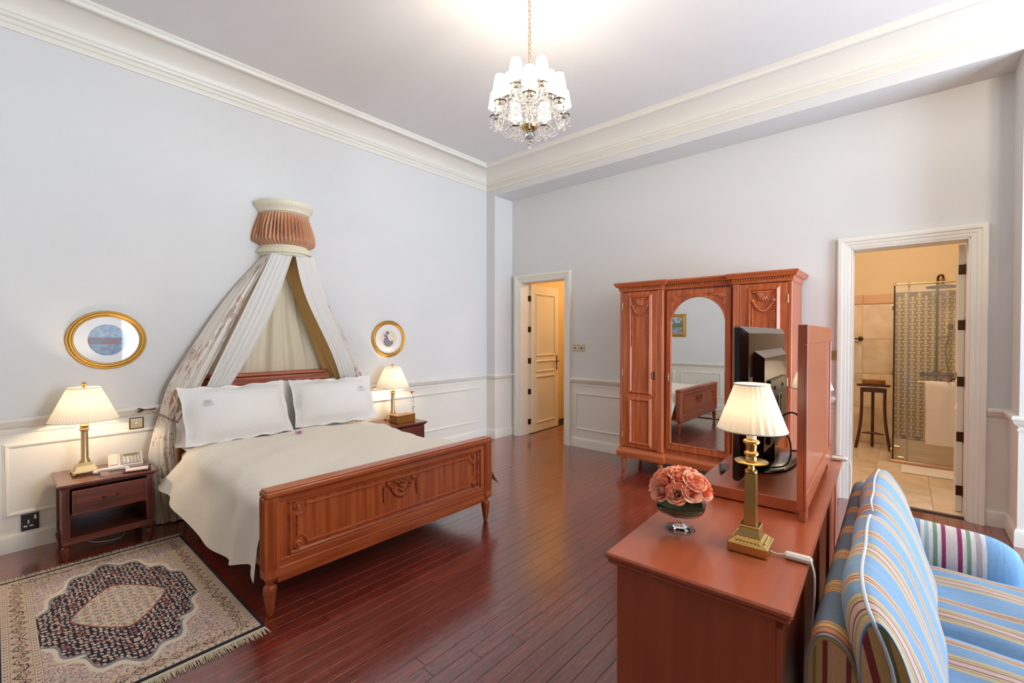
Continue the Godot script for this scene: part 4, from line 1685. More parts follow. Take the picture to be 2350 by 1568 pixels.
func build_canopy() -> void:
	var c := thing("bed_canopy", "half round cream bed crown with ruffle, floral drapes and white sheers", "bed canopy", Vector3.ZERO)
	var top := MB.new()
	var tp := pv([[0.0, 2.555], [0.012, 2.555], [0.016, 2.570], [0.03, 2.578], [0.034, 2.595], [0.05, 2.615], [0.062, 2.630], [0.066, 2.650], [0.066, 2.664], [0.058, 2.670], [-0.10, 2.670]])
	top.sweep(half_ellipse(0.235, 0.195), tp)
	var lid := []
	for q in half_ellipse(0.24, 0.20):
		lid.append(Vector3(q.x, 2.67, q.y))
	top.face(lid, Vector3.UP)
	part(c, "upper_cornice", top, M.crown_paint)
	var low := MB.new()
	low.sweep(half_ellipse(0.235, 0.195), pv([[-0.04, 2.175], [0.006, 2.175], [0.02, 2.182], [0.022, 2.196], [0.044, 2.202], [0.048, 2.216], [0.044, 2.226], [0.030, 2.232], [0.028, 2.246], [0.016, 2.254], [0.012, 2.275], [0.0, 2.285], [-0.06, 2.288]]))
	part(c, "lower_cornice", low, M.crown_paint)
	# ruffle
	var rng := RandomNumberGenerator.new()
	rng.seed = 5
	var nu := 260
	var prof := PackedFloat32Array()
	var ph := 0.0
	for k in nu + 1:
		ph += 0.62 * (0.75 + 0.5 * rng.randf())
		prof.append(sin(ph))
	var rows := []
	var uvs := []
	for j in 17:
		var v := float(j) / 16.0
		var row := []
		var ur := []
		var bul := 0.010 + 0.075 * smoothstep(0.0, 0.16, v) * (1.0 - 0.86 * v)
		for k in nu + 1:
			var a := PI * k / nu
			var am := 0.015 * sin(PI * v) + 0.003
			var lean := 0.008 * sin(k * 0.13 + v * 3.0)
			var rr := bul + am * prof[k] + lean * sin(PI * v)
			row.append(Vector3(XA + (0.235 + rr) * sin(a), lerpf(2.27, 2.565, v) - 0.012 * sin(PI * v), CZ + (0.195 + rr) * cos(a)))
			ur.append(Vector2(k / 70.0, v * 0.55))
		row.reverse()
		ur.reverse()
		rows.append(row)
		uvs.append(ur)
	part(c, "ruffle", MB.new().grid(rows, false, false, uvs), M.floral_rust, "gathered rust and cream chintz ruffle")
	var V := func(x: float, y: float, z: float) -> Vector3: return Vector3(x, y, z)
	# back cloth against the wall
	part(c, "back_cloth", drape([V.call(-4.475, 2.185, -1.67), V.call(-4.475, 1.7, -1.42), V.call(-4.475, 1.2, -1.22), V.call(-4.475, 0.7, -1.10)], [V.call(-4.475, 2.185, -1.98), V.call(-4.475, 1.7, -2.12), V.call(-4.475, 1.2, -2.32), V.call(-4.475, 0.7, -2.42)], 120, 4.6, 0.018, 0.02, 0.4, 1.2), M.canopy_lining)
	# left side
	part(c, "floral_drape", drape([V.call(-4.47, 2.185, -1.64), V.call(-4.43, 1.744, -1.305), V.call(-4.40, 1.135, -0.945), V.call(-4.41, 0.92, -0.868), V.call(-4.41, 0.83, -0.845), V.call(-4.39, 0.67, -0.80), V.call(-4.37, 0.50, -0.768), V.call(-4.37, 0.25, -0.78), V.call(-4.37, 0.012, -0.80)],
		[V.call(-4.30, 2.185, -1.65), V.call(-4.27, 1.70, -1.40), V.call(-4.26, 1.10, -1.12), V.call(-4.28, 0.90, -1.02), V.call(-4.32, 0.80, -0.96), V.call(-4.31, 0.66, -0.93), V.call(-4.30, 0.50, -0.93), V.call(-4.29, 0.25, -0.96), V.call(-4.28, 0.012, -1.0)], 110, 4.0, 0.013, 0.03, 1.0, 1.0, 0.5, 0.55), M.floral)
	part(c, "drape_lining", drape([V.call(-4.345, 1.02, -0.93), V.call(-4.355, 0.92, -0.91), V.call(-4.35, 0.82, -0.90)], [V.call(-4.235, 1.04, -1.13), V.call(-4.24, 0.86, -1.09), V.call(-4.28, 0.74, -0.99)], 60, 4.0, 0.013, 0.03, 0.0, 1.3), M.floral_rust, "rust coloured lining fanned out at the tieback")
	part(c, "sheer", drape([V.call(-4.30, 2.185, -1.65), V.call(-4.25, 1.62, -1.385), V.call(-4.235, 1.08, -1.14), V.call(-4.37, 0.70, -1.02)], [V.call(-4.252, 2.185, -1.815), V.call(-4.20, 1.63, -1.60), V.call(-4.21, 1.16, -1.36), V.call(-4.37, 0.70, -1.12)], 90, 5.0, 0.0045, 0.01, 2.0), M.sheer, "white sheer curtain")
	part(c, "pooled_hem", drape([V.call(-4.33, 0.34, -0.80), V.call(-4.30, 0.15, -0.80), V.call(-4.27, 0.012, -0.79)], [V.call(-4.26, 0.36, -1.02), V.call(-4.24, 0.16, -1.06), V.call(-4.22, 0.012, -1.10)], 60, 5.0, 0.014, 0.05, 3.0, 1.0), M.canopy_lining, "pale lining pooling on the floorboards")
	# right side
	part(c, "floral_drape", drape([V.call(-4.47, 2.185, -2.02), V.call(-4.43, 1.667, -2.285), V.call(-4.40, 1.07, -2.60), V.call(-4.40, 0.92, -2.62), V.call(-4.40, 0.83, -2.60), V.call(-4.39, 0.5, -2.62), V.call(-4.38, 0.012, -2.62)],
		[V.call(-4.30, 2.185, -2.01), V.call(-4.29, 1.65, -2.18), V.call(-4.28, 1.05, -2.44), V.call(-4.30, 0.9, -2.48), V.call(-4.33, 0.8, -2.50), V.call(-4.32, 0.5, -2.53), V.call(-4.32, 0.012, -2.53)], 90, 4.0, 0.012, 0.02, 0.7, 1.0, -1.0, 0.5), M.floral)
	part(c, "sheer", drape([V.call(-4.275, 2.185, -2.015), V.call(-4.26, 1.62, -2.19), V.call(-4.25, 1.08, -2.42), V.call(-4.37, 0.70, -2.52)], [V.call(-4.252, 2.185, -1.835), V.call(-4.20, 1.80, -1.905), V.call(-4.21, 1.19, -2.19), V.call(-4.37, 0.70, -2.40)], 90, 5.0, 0.0045, 0.01, 0.3), M.sheer, "white sheer curtain")
	part(c, "gold_lining", drape([V.call(-4.46, 2.185, -1.835), V.call(-4.44, 2.0, -1.845), V.call(-4.43, 1.17, -2.16), V.call(-4.43, 0.7, -2.30)], [V.call(-4.27, 2.185, -1.89), V.call(-4.245, 1.8, -1.955), V.call(-4.245, 1.2, -2.24), V.call(-4.26, 0.7, -2.44)], 50, 2.0, 0.008, 0.01, 1.1), M.gold_lining, "golden lining of the drape")
	# tieback
	var t := thing("curtain_tieback", "dark wrought hook with twisted rope holding the drape by the switch", "tieback", Vector3(XA, 0.875, -0.83))
	var h := MB.new()
	h.tube(spline([Vector3(0, 0, 0), Vector3(0.05, 0.0, 0.0), Vector3(0.085, 0.0, 0.02), Vector3(0.09, 0.0, 0.06), Vector3(0.088, 0.0, 0.085)], 5), 0.005, 8)
	h.ball(Vector3(0.088, 0, 0.09), Vector3(0.009, 0.012, 0.012), 8, 6)
	for s in [-1.0, 1.0]:
		h.tube(spline([Vector3(0.088, 0, 0.09), Vector3(0.088, s * 0.013, 0.105), Vector3(0.088, s * 0.012, 0.118)], 4), [0.004, 0.005, 0.006, 0.006, 0.006, 0.005, 0.004, 0.003, 0.001], 6)
	h.tube([Vector3(0.088, 0, 0.09), Vector3(0.088, 0, 0.132)], PackedFloat32Array([0.005, 0.001]), 6)
	part(t, "hook", h, M.bronze)
	var rp := MB.new()
	for k in 2:
		var pts := []
		for q in 40:
			var u := q / 39.0
			var w := u * 26.0 + PI * k
			pts.append(Vector3(0.10, -0.01, 0.035).lerp(Vector3(0.20, -0.15, -0.17), u) + Vector3(0.03 * sin(PI * u), 0, 0) + Vector3(0, sin(w), cos(w)) * 0.0035)
		rp.tube(pts, 0.004, 6)
	part(t, "rope", rp, M.rope)


# ---------------------------------------------------------------- wardrobe
func build_wardrobe() -> void:
	var o := Vector3(-1.532, 0, -4.70)
	var w := thing("wardrobe", "large carved mahogany wardrobe with an arched mirror door", "wardrobe", o)
	var X := func(x: float) -> float: return x - o.x
	var Z := func(z: float) -> float: return z - o.z
	var my: Material = M.mahogany_y
	var mx: Material = M.mahogany_x
	var secs := [[-2.33, -1.862, -4.45], [-1.862, -1.20, -4.495], [-1.20, -0.735, -4.45]]
	var body := MB.new()
	for s in secs:
		body.span(Vector3(X.call(s[0]), 0.245, Z.call(-4.93)), Vector3(X.call(s[1]), 1.925, Z.call(s[2] - 0.022)), 0.002)
	part(w, "carcass", body, my)
	# stepped plan line of the front, walked from right to left so that outside lies on its right
	var plan := PackedVector2Array()
	for q in [[-2.33, -4.93], [-2.33, -4.45], [-1.862, -4.45], [-1.862, -4.495], [-1.20, -4.495], [-1.20, -4.45], [-0.735, -4.45], [-0.735, -4.93]]:
		plan.append(Vector2(X.call(q[0]), Z.call(q[1])))

	var base := MB.new().sweep(plan, pv([[-0.03, 0.142], [0.022, 0.142], [0.026, 0.150], [0.026, 0.205], [0.020, 0.215], [0.010, 0.228], [0.008, 0.245], [-0.03, 0.247]]))
	base.span(Vector3(X.call(-2.33), 0.142, Z.call(-4.93)), Vector3(X.call(-0.735), 0.24, Z.call(-4.53)), 0)
	part(w, "plinth", base, mx)
	var corn := MB.new().sweep(plan, pv([[-0.03, 1.912], [0.006, 1.912], [0.010, 1.922], [0.012, 1.934], [0.014, 1.952], [0.034, 1.958], [0.044, 1.972], [0.048, 1.984], [0.054, 1.988], [0.054, 2.0], [0.046, 2.006], [-0.10, 2.008]]))
	corn.span(Vector3(X.call(-2.32), 1.92, Z.call(-4.93)), Vector3(X.call(-0.745), 2.006, Z.call(-4.52)), 0)
	part(w, "cornice", corn, mx)
	var den := MB.new()
	for s in secs:
		var x: float = s[0] + 0.01
		while x < s[1] - 0.008:
			den.span(Vector3(X.call(x), 1.938, Z.call(s[2] + 0.010)), Vector3(X.call(x + 0.011), 1.954, Z.call(s[2] + 0.024)), 0)
			x += 0.021
	part(w, "dentils", den, mx).set_meta("kind", "stuff")
	# feet
	for q in [[-2.30, -4.475], [-1.89, -4.475], [-1.17, -4.475], [-0.765, -4.475], [-2.30, -4.89], [-0.765, -4.89], [-1.75, -4.89]]:
		var f := part(w, "leg", turned_leg(0.144, 0.026), my)
		f.position = Vector3(X.call(q[0]), 0, Z.call(q[1]))
	# side doors
	for s in [secs[0], secs[2]]:
		var left: bool = s[0] < -2.0
		var x0: float = s[0] + 0.03
		var x1: float = s[1] - 0.055 if left else s[1] - 0.03
		if not left:
			x0 = s[0] + 0.05
		var d := part(w, "door", MB.new().span(Vector3(X.call(x0), 0.262, Z.call(s[2] - 0.024)), Vector3(X.call(x1), 1.902, Z.call(s[2] + 0.001)), 0.003), my)
		var a := x0 + 0.085
		var e := x1 - 0.075
		part(w, "stile", MB.new().span(Vector3(X.call(s[0]), 0.25, Z.call(s[2] - 0.02)), Vector3(X.call(x0 - 0.003), 1.91, Z.call(s[2] + 0.002)), 0.002), my)
		part(w, "stile", MB.new().span(Vector3(X.call(x1 + 0.003), 0.25, Z.call(s[2] - 0.02)), Vector3(X.call(s[1]), 1.91, Z.call(s[2] + 0.002)), 0.002), my)
		for r in [[0.305, 0.775], [0.845, 1.855]]:
			# recessed field behind a moulding
			var m := MB.new().at(Vector3(0, 0, Z.call(s[2] + 0.001)), IN_BACK)
			m.sweep(rect_path(Vector2(X.call(a), r[0]), Vector2(X.call(e), r[1])), pv([[-0.020, 0.0], [-0.018, 0.004], [-0.010, 0.016], [-0.002, 0.018], [0.006, 0.010], [0.014, 0.006], [0.018, 0.0]]), true)
			part(d, "panel_moulding", m, my)
		# carved shell, swag and bead drops
		var cv := MB.new().at(Vector3(X.call((a + e) * 0.5), 0, Z.call(s[2] + 0.001)))
		var hw := (e - a) * 0.5
		for k in 9:
			var an := lerpf(-1.25, 1.25, k / 8.0)
			var tip := Vector3(sin(an) * hw * 0.56, 1.80 + 0.012 - cos(an) * 0.085 + 0.02, 0.004)
			cv.tube([Vector3(sin(an) * 0.02, 1.822, 0.006), Vector3(0, 1.82, 0.014).lerp(tip, 0.6) + Vector3(0, 0, 0.006), tip], PackedFloat32Array([0.006, 0.013, 0.007]), 7)
		cv.tube([Vector3(-hw * 0.72, 1.828, 0.006), Vector3(hw * 0.72, 1.828, 0.006)], 0.010, 8)
		var arcp := []
		for k in 17:
			var u := k / 16.0 * 2.0 - 1.0
			arcp.append(Vector3(u * hw * 0.72, 1.745 - 0.085 * (1.0 - u * u), 0.006))
		cv.tube(arcp, 0.011, 8)
		for sg in [-1.0, 1.0]:
			cv.ball(Vector3(sg * hw * 0.74, 1.752, 0.008), Vector3(0.016, 0.016, 0.012), 10, 8)
			for k in 20:
				cv.ball(Vector3(sg * hw * 0.78, 1.722 - 0.0205 * k, 0.006), Vector3(0.009, 0.011, 0.009), 8, 6)
		part(d, "carving", cv, mx, "carved shell with swag and bead drops")
		for y in [1.76, 1.05, 0.38]:
			var hx: float = x0 - 0.002 if left else x1 + 0.002
			part(d, "hinge", MB.new().cyl(Vector3(X.call(hx), y - 0.035, Z.call(s[2] + 0.006)), 0.005, 0.07, 8), M.old_brass)
		if left:
			var k := MB.new()
			k.span(Vector3(X.call(x1 - 0.040), 0.99, Z.call(s[2] + 0.001)), Vector3(X.call(x1 - 0.016), 1.075, Z.call(s[2] + 0.006)), 0.002)
			k.ball(Vector3(X.call(x1 - 0.028), 1.045, Z.call(s[2] + 0.012)), Vector3(0.011, 0.011, 0.010), 8, 6)
			k.ball(Vector3(X.call(x1 - 0.028), 1.012, Z.call(s[2] + 0.010)), Vector3(0.008, 0.014, 0.008), 8, 6)
			part(d, "lock_plate", k, M.bronze)
	# middle door: frame with an arched opening around the mirror
	var s2: Array = secs[1]
	var fx0: float = X.call(-1.832)
	var fx1: float = X.call(-1.228)
	var mxl: float = X.call(-1.796)
	var mxr: float = X.call(-1.272)
	var mc := (mxl + mxr) * 0.5
	var hr := (mxr - mxl) * 0.5
	var sp := 1.565
	var zf: float = Z.call(s2[2])
	var md := Node3D.new()
	md.name = "mirror_door"
	w.add_child(md, true)
	var fr := MB.new()
	var outline := PackedVector2Array([Vector2(fx0, 0.29), Vector2(mxl, 0.29), Vector2(mxl, sp)])
	for q in arc(Vector2(mc, sp), Vector2(hr, hr), 180, 0, 24):
		outline.append(q)
	outline.append_array(PackedVector2Array([Vector2(mxr, 0.29), Vector2(fx1, 0.29), Vector2(fx1, 1.895), Vector2(fx0, 1.895)]))
	fr.extrude(outline, zf - 0.02, zf + 0.004)
	fr.span(Vector3(mxl, 0.29, zf - 0.02), Vector3(mxr, 0.352, zf + 0.004), 0.002)
	part(md, "door_frame", fr, my)
	var bead := MB.new()
	var bp := []
	bp.append(Vector3(mxl, 0.352, zf + 0.005))
	bp.append(Vector3(mxl, 0.9, zf + 0.005))
	for q in arc(Vector2(mc, sp), Vector2(hr, hr), 180, 0, 28):
		bp.append(Vector3(q.x, q.y, zf + 0.005))
	bp.append(Vector3(mxr, 0.9, zf + 0.005))
	bp.append(Vector3(mxr, 0.352, zf + 0.005))
	bead.tube(bp, 0.007, 8, true)
	part(md, "mirror_bead", bead, my)
	var glass := PackedVector2Array([Vector2(mxr, 0.35), Vector2(mxl, 0.35), Vector2(mxl, sp)])
	for q in arc(Vector2(mc, sp), Vector2(hr, hr), 180, 0, 28):
		glass.append(q)
	part(md, "mirror_glass", MB.new().extrude(glass, zf - 0.012, zf - 0.006), M.mirror, "arched mirror reflecting the bed")
	for sg in [-1.0, 1.0]:
		var cv := MB.new()
		var corner := Vector3(mc + sg * (hr - 0.012), 1.842, zf + 0.006)
		for k in 8:
			var a := TAU * k / 8.0
			cv.ball(corner + Vector3(cos(a) * 0.020 - sg * 0.02, sin(a) * 0.020 - 0.025, 0), Vector3(0.012, 0.012, 0.008), 8, 6)
		cv.ball(corner + Vector3(-sg * 0.02, -0.025, 0.004), Vector3(0.014, 0.014, 0.010), 8, 6)
		for k in 5:
			var t := (k + 1) / 5.0
			cv.tube(spline([corner + Vector3(-sg * 0.045, -0.004 * k, 0), corner + Vector3(-sg * (0.05 + 0.10 * t * 0.6), 0.012 * sin(k * 2.0), 0.004), corner + Vector3(-sg * (0.06 + 0.13 * t), 0.004 - 0.01 * (k % 2), 0)], 4), 0.005, 6)
			cv.tube(spline([corner + Vector3(0.002 * sg * k, -0.05, 0), corner + Vector3(-sg * 0.012 * sin(k * 2.0), -0.05 - 0.10 * t * 0.6, 0.004), corner + Vector3(sg * 0.004, -0.06 - 0.14 * t, 0)], 4), 0.005, 6)
		part(md, "spandrel_carving", cv, mx, "carved flower and foliage in the corner above the arch")
	var kp := MB.new()
	kp.span(Vector3(fx0 + 0.008, 0.985, zf + 0.004), Vector3(fx0 + 0.026, 1.07, zf + 0.008), 0.002)
	kp.ball(Vector3(fx0 + 0.017, 1.03, zf + 0.014), Vector3(0.008, 0.014, 0.009), 8, 6)
	part(md, "lock_plate", kp, M.old_brass)


# ---------------------------------------------------------------- lamps
# pleated cone shade, thin cloth with rim bands
func shade_mesh(r0: float, y0: float, r1: float, y1: float, pleats: int, amp: float) -> MB:
	var b := MB.new()
	var n := pleats * 4
	var rows := []
	for j in 5:
		var v := j / 4.0
		var row := []
		for k in n:
			var a := TAU * k / n
			var r := lerpf(r0, r1, v) + amp * (1.0 if (k / 2) % 2 else -1.0) * (0.4 + 0.6 * (1.0 - v))
			row.append(Vector3(r * cos(a), lerpf(y0, y1, v), r * sin(a)))
		rows.append(row)
	b.grid(rows, true)
	return b

func ring(r: float, y: float, t: float, seg := 40) -> MB:
	var p := []
	for k in seg:
		p.append(Vector3(r * cos(TAU * k / seg), y, r * sin(TAU * k / seg)))
	return MB.new().tube(p, t, 6, true)

func sideboard_lamp(label: String, where: Vector3, turn: float, edge: float) -> Node3D:
	var l := thing("candlestick_lamp", label, "lamp", where, turn, "candlestick lamps on the sideboard")
	var b := MB.new()
	b.span(Vector3(-0.054, 0.0, -0.054), Vector3(0.054, 0.030, 0.054), 0.003)
	b.taper(Vector3(0, 0.030, 0), Vector2(0.098, 0.098), Vector2(0.066, 0.066), 0.014)
	b.taper(Vector3(0, 0.044, 0), Vector2(0.062, 0.062), Vector2(0.052, 0.052), 0.026)
	b.span(Vector3(-0.028, 0.070, -0.028), Vector3(0.028, 0.077, 0.028), 0.002)
	for s in 4:
		var bs := Basis(Vector3.UP, PI / 2 * s)
		for k in 7:
			b.ball(bs * Vector3(-0.030 + 0.010 * k, 0.037, 0.043), Vector3(0.0042, 0.004, 0.0042), 6, 5)
	part(l, "base", b, M.brass)
	part(l, "column", MB.new().taper(Vector3(0, 0.077, 0), Vector2(0.033, 0.033), Vector2(0.029, 0.029), 0.155), M.brass)
	part(l, "socket", MB.new().lathe(pv([[0.010, 0.232], [0.017, 0.234], [0.017, 0.240], [0.010, 0.244], [0.008, 0.254], [0.014, 0.260], [0.044, 0.264], [0.047, 0.268], [0.044, 0.270], [0.016, 0.272], [0.014, 0.282], [0.020, 0.288], [0.020, 0.294], [0.014, 0.300], [0.016, 0.318], [0.023, 0.324], [0.023, 0.330], [0.017, 0.334], [0, 0.335]]), 24), M.brass)
	part(l, "candle_tube", MB.new().cyl(Vector3(0, 0.334, 0), 0.014, 0.05, 16, 0.002), M.candle)
	part(l, "bulb", MB.new().ball(Vector3(0, 0.415, 0), Vector3(0.016, 0.024, 0.016), 12, 8), M.bulb_glow)
	part(l, "lamp_shade", shade_mesh(0.094, 0.366, 0.047, 0.500, 26, 0.0022), M.lamp_shade)
	part(l, "shade_rim", ring(0.095, 0.365, 0.0024), M.lamp_shade)
	part(l, "shade_rim", ring(0.048, 0.501, 0.0024), M.lamp_shade)
	# cord with inline switch, falling over the edge towards the sofa
	part(l, "switch", MB.new().span(Vector3(0.088, 0.001, -0.013), Vector3(0.158, 0.020, 0.013), 0.006), M.plastic_white)
	part(l, "cord", MB.new().tube(spline([Vector3(0.052, 0.008, 0.0), Vector3(0.07, 0.006, 0.003), Vector3(0.09, 0.010, 0.0)], 4), 0.0028, 6), M.plastic_white)
	part(l, "cord", MB.new().tube(spline([Vector3(0.155, 0.010, 0.0), Vector3(edge + 0.004, 0.010, 0.012), Vector3(edge + 0.013, -0.02, 0.03), Vector3(edge + 0.013, -0.10, 0.05), Vector3(edge + 0.008, -0.22, 0.07)], 5), 0.0028, 6), M.plastic_white)
	lamp_light(l, Vector3(0, 0.415, 0), 0.042, 0.014)
	return l

func bedside_lamp(label: String, where: Vector3) -> Node3D:
	var l := thing("bedside_lamp", label, "lamp", where, 0.0, "bedside lamps")
	var b := MB.new()
	for q in [[-1, -1], [1, -1], [1, 1], [-1, 1]]:
		b.ball(Vector3(q[0] * 0.060, 0.008, q[1] * 0.060), Vector3(0.012, 0.008, 0.012), 8, 6)
	b.span(Vector3(-0.068, 0.014, -0.068), Vector3(0.068, 0.024, 0.068), 0.003)
	b.taper(Vector3(0, 0.024, 0), Vector2(0.112, 0.112), Vector2(0.092, 0.092), 0.036)
	b.taper(Vector3(0, 0.060, 0), Vector2(0.076, 0.076), Vector2(0.058, 0.058), 0.018)
	part(l, "base", b, M.old_brass)
	part(l, "column", MB.new().lathe(pv([[0.030, 0.076], [0.030, 0.082], [0.024, 0.092], [0.020, 0.104], [0.019, 0.29], [0.024, 0.296], [0.028, 0.304], [0.021, 0.312], [0.021, 0.322], [0.027, 0.330], [0.020, 0.338], [0.014, 0.350], [0, 0.352]]), 40, 16, 0.06, 0.103, 0.291), M.old_brass)
	var stem := MB.new()
	stem.tube([Vector3(0, 0.35, 0), Vector3(0, 0.60, 0)], 0.004, 8)
	for k in 3:
		var a := TAU * k / 3.0
		stem.tube([Vector3(0, 0.588, 0), Vector3(cos(a) * 0.086, 0.588, sin(a) * 0.086)], 0.0015, 5)
	part(l, "stem", stem, M.old_brass)
	part(l, "bulb", MB.new().ball(Vector3(0.0, 0.46, 0), Vector3(0.026, 0.036, 0.026), 12, 8), M.bulb_glow)
	part(l, "lamp_shade", shade_mesh(0.182, 0.368, 0.086, 0.590, 60, 0.0016), M.lamp_shade)
	part(l, "shade_rim", ring(0.183, 0.368, 0.002), M.lamp_shade)
	part(l, "shade_rim", ring(0.087, 0.591, 0.003), M.lamp_shade)
	part(l, "finial", MB.new().lathe(pv([[0.006, 0.59], [0.010, 0.596], [0.006, 0.600], [0.013, 0.608], [0.014, 0.616], [0.008, 0.626], [0, 0.630]]), 14), M.brass)
	lamp_light(l, Vector3(0.0, 0.46, 0), 0.155, 0.025)
	return l


# ---------------------------------------------------------------- roses
func rose_petals(b: MB, r: float, layers: Array, rng: RandomNumberGenerator) -> void:
	for L in layers:
		for k in L[0]:
			var a0: float = TAU * (k + rng.randf() * 0.3) / L[0] + L[4]
			var span: float = TAU / L[0] * 1.35
			var rows := []
			for j in 5:
				var v := j / 4.0
				var row := []
				for c in 7:
					var u := c / 6.0 - 0.5
					var a := a0 + u * span
					var rad: float = r * lerpf(0.18, L[1], pow(v, 0.7)) * (1.0 + 0.10 * cos(u * TAU)) + r * L[3] * v * v
					var y: float = r * (lerpf(-0.55, L[2], v) - 0.22 * pow(absf(u) * 2.0, 2.0) * v)
					if v > 0.9:
						rad += r * L[3] * 0.5
						y -= r * L[3] * 0.35
					row.append(Vector3(rad * cos(a), y, rad * sin(a)))
				rows.append(row)
			b.grid(rows)

func rose_mesh(r: float, sd: int) -> Array:
	var rng := RandomNumberGenerator.new()
	rng.seed = sd
	var outer := MB.new()
	var inner := MB.new()
	rose_petals(outer, r, [[5, 0.78, 0.42, 0.22, 0.0], [5, 0.62, 0.52, 0.12, 0.6]], rng)
	rose_petals(inner, r, [[4, 0.46, 0.56, 0.05, 0.2], [3, 0.32, 0.58, 0.02, 0.9], [3, 0.18, 0.58, 0.0, 0.3]], rng)
	return [outer, inner]


# ---------------------------------------------------------------- sideboard and what stands on it
func build_sideboard() -> void:
	var turn := deg_to_rad(1.8)
	var ctr := Vector3(-0.462, 0, -2.097)
	var T := Transform3D(Basis(Vector3.UP, turn), ctr)
	var s := thing("sideboard", "long red brown sideboard standing behind the sofa", "sideboard", ctr, turn)
	var cz: Material = M.cherry_z
	var cy: Material = M.cherry_y
	var top := MB.new()
	top.span(Vector3(-0.242, 0.782, -0.895), Vector3(0.242, 0.800, 0.895), 0.005)
	top.span(Vector3(-0.236, 0.768, -0.889), Vector3(0.236, 0.782, 0.889), 0.004)
	part(s, "top", top, cz)
	part(s, "body", MB.new().span(Vector3(-0.215, 0.07, -0.868), Vector3(0.205, 0.769, 0.868), 0.003), cy)
	part(s, "plinth", MB.new().span(Vector3(-0.20, 0.0, -0.85), Vector3(0.19, 0.07, 0.85), 0.003), cz)
	var face := MB.new()
	for q in [[0.74, 0.77], [0.07, 0.12]]:
		face.span(Vector3(0.203, q[0], -0.868), Vector3(0.217, q[1], 0.868), 0.002)
	for k in 5:
		var z := -0.868 + 0.434 * k
		face.span(Vector3(0.203, 0.07, clampf(z - 0.03, -0.868, 0.8)), Vector3(0.217, 0.77, clampf(z + 0.03, -0.8, 0.868)), 0.002)
	part(s, "face_frame", face, cy)
	for k in 4:
		part(s, "door", MB.new().span(Vector3(0.200, 0.13, -0.868 + 0.434 * k + 0.036), Vector3(0.209, 0.735, -0.868 + 0.434 * k + 0.398), 0.003), cy)
	# television housing: base board and back panel
	var P := func(lx: float, y: float, lz: float) -> Vector3: return T * Vector3(lx + 0.242, y, lz + 0.895)
	var h := thing("tv_stand_panel", "low wooden television base with upright back panel on the sideboard", "tv stand", P.call(-0.215, 0.8, -1.10), turn)
	part(h, "base_board", MB.new().span(Vector3(-0.16, 0.004, -0.45), Vector3(0.142, 0.050, 0.405), 0.003), cz)
	for q in [[-0.14, -0.42], [-0.14, 0.38], [0.11, -0.42]]:
		part(h, "foot", MB.new().cyl(Vector3(q[0], 0, q[1]), 0.012, 0.006, 10), M.plastic_black)
	part(h, "back_panel", MB.new().span(Vector3(0.142, 0.035, -0.452), Vector3(0.166, 0.686, 0.470), 0.002), cy)
	var fr := MB.new()
	fr.span(Vector3(0.160, 0.618, -0.452), Vector3(0.172, 0.686, 0.470), 0.002)
	fr.span(Vector3(0.160, 0.035, -0.452), Vector3(0.172, 0.10, 0.470), 0.002)
	fr.span(Vector3(0.160, 0.10, 0.455), Vector3(0.172, 0.618, 0.470), 0.002)
	fr.span(Vector3(0.160, 0.10, -0.452), Vector3(0.172, 0.618, -0.437), 0.002)
	part(h, "panel_frame", fr, cy)
	for z in [-0.40, 0.435]:
		part(h, "foot_rail", MB.new().span(Vector3(0.150, 0.0, z - 0.035), Vector3(0.170, 0.036, z + 0.035), 0.002), cy)
	# television, its back towards the sofa
	var tv := thing("television", "black flat television seen from behind, turned towards the bed", "television", P.call(-0.270, 0.852, -1.21), turn)
	part(tv, "bezel", MB.new().span(Vector3(-0.034, 0.018, -0.48), Vector3(-0.004, 0.632, 0.48), 0.006), M.tv_black)
	part(tv, "screen", MB.new().span(Vector3(-0.036, 0.04, -0.465), Vector3(-0.0335, 0.615, 0.465), 0), M.screen)
	var bk := MB.new()
	bk.at(Vector3(-0.004, 0.325, 0), Basis(Vector3(0, 0, 1), -PI / 2)).taper(Vector3.ZERO, Vector2(0.60, 0.94), Vector2(0.56, 0.86), 0.016)
	bk.at(Vector3(0.012, 0.30, 0), Basis(Vector3(0, 0, 1), -PI / 2)).taper(Vector3.ZERO, Vector2(0.46, 0.66), Vector2(0.40, 0.56), 0.030)
	part(tv, "rear_housing", bk, M.tv_black)
	part(tv, "cable_cover", MB.new().span(Vector3(0.040, 0.115, -0.20), Vector3(0.052, 0.40, 0.20), 0.006), M.tv_matt)
	var vs := MB.new()
	for q in [-0.03, 0.03]:
		vs.span(Vector3(0.050, 0.245, q - 0.011), Vector3(0.060, 0.325, q + 0.011), 0.002)
	part(tv, "wall_bracket", vs, M.chrome)
	for z in [-0.10, 0.10]:
		for y in [0.18, 0.36]:
			part(tv, "screw", MB.new().at(Vector3(0.050, y, z), Basis(Vector3(0, 0, 1), -PI / 2)).cyl(Vector3.ZERO, 0.008, 0.006, 10), M.steel_dark)
	for k in 6:
		part(tv, "port", MB.new().span(Vector3(0.011, 0.10 + 0.034 * k, 0.415), Vector3(0.015, 0.122 + 0.034 * k, 0.428), 0.001), M.plastic_grey)
	for k in 16:
		part(tv, "vent_slot", MB.new().span(Vector3(0.011, 0.05 + 0.017 * k, 0.375), Vector3(0.0135, 0.058 + 0.017 * k, 0.392), 0), M.tv_matt)
	part(tv, "sticker", MB.new().span(Vector3(0.0118, 0.40, 0.36), Vector3(0.0126, 0.425, 0.41), 0), M.paper)
	part(tv, "neck", MB.new().span(Vector3(-0.02, 0.010, -0.06), Vector3(0.045, 0.13, 0.06), 0.01), M.tv_black)
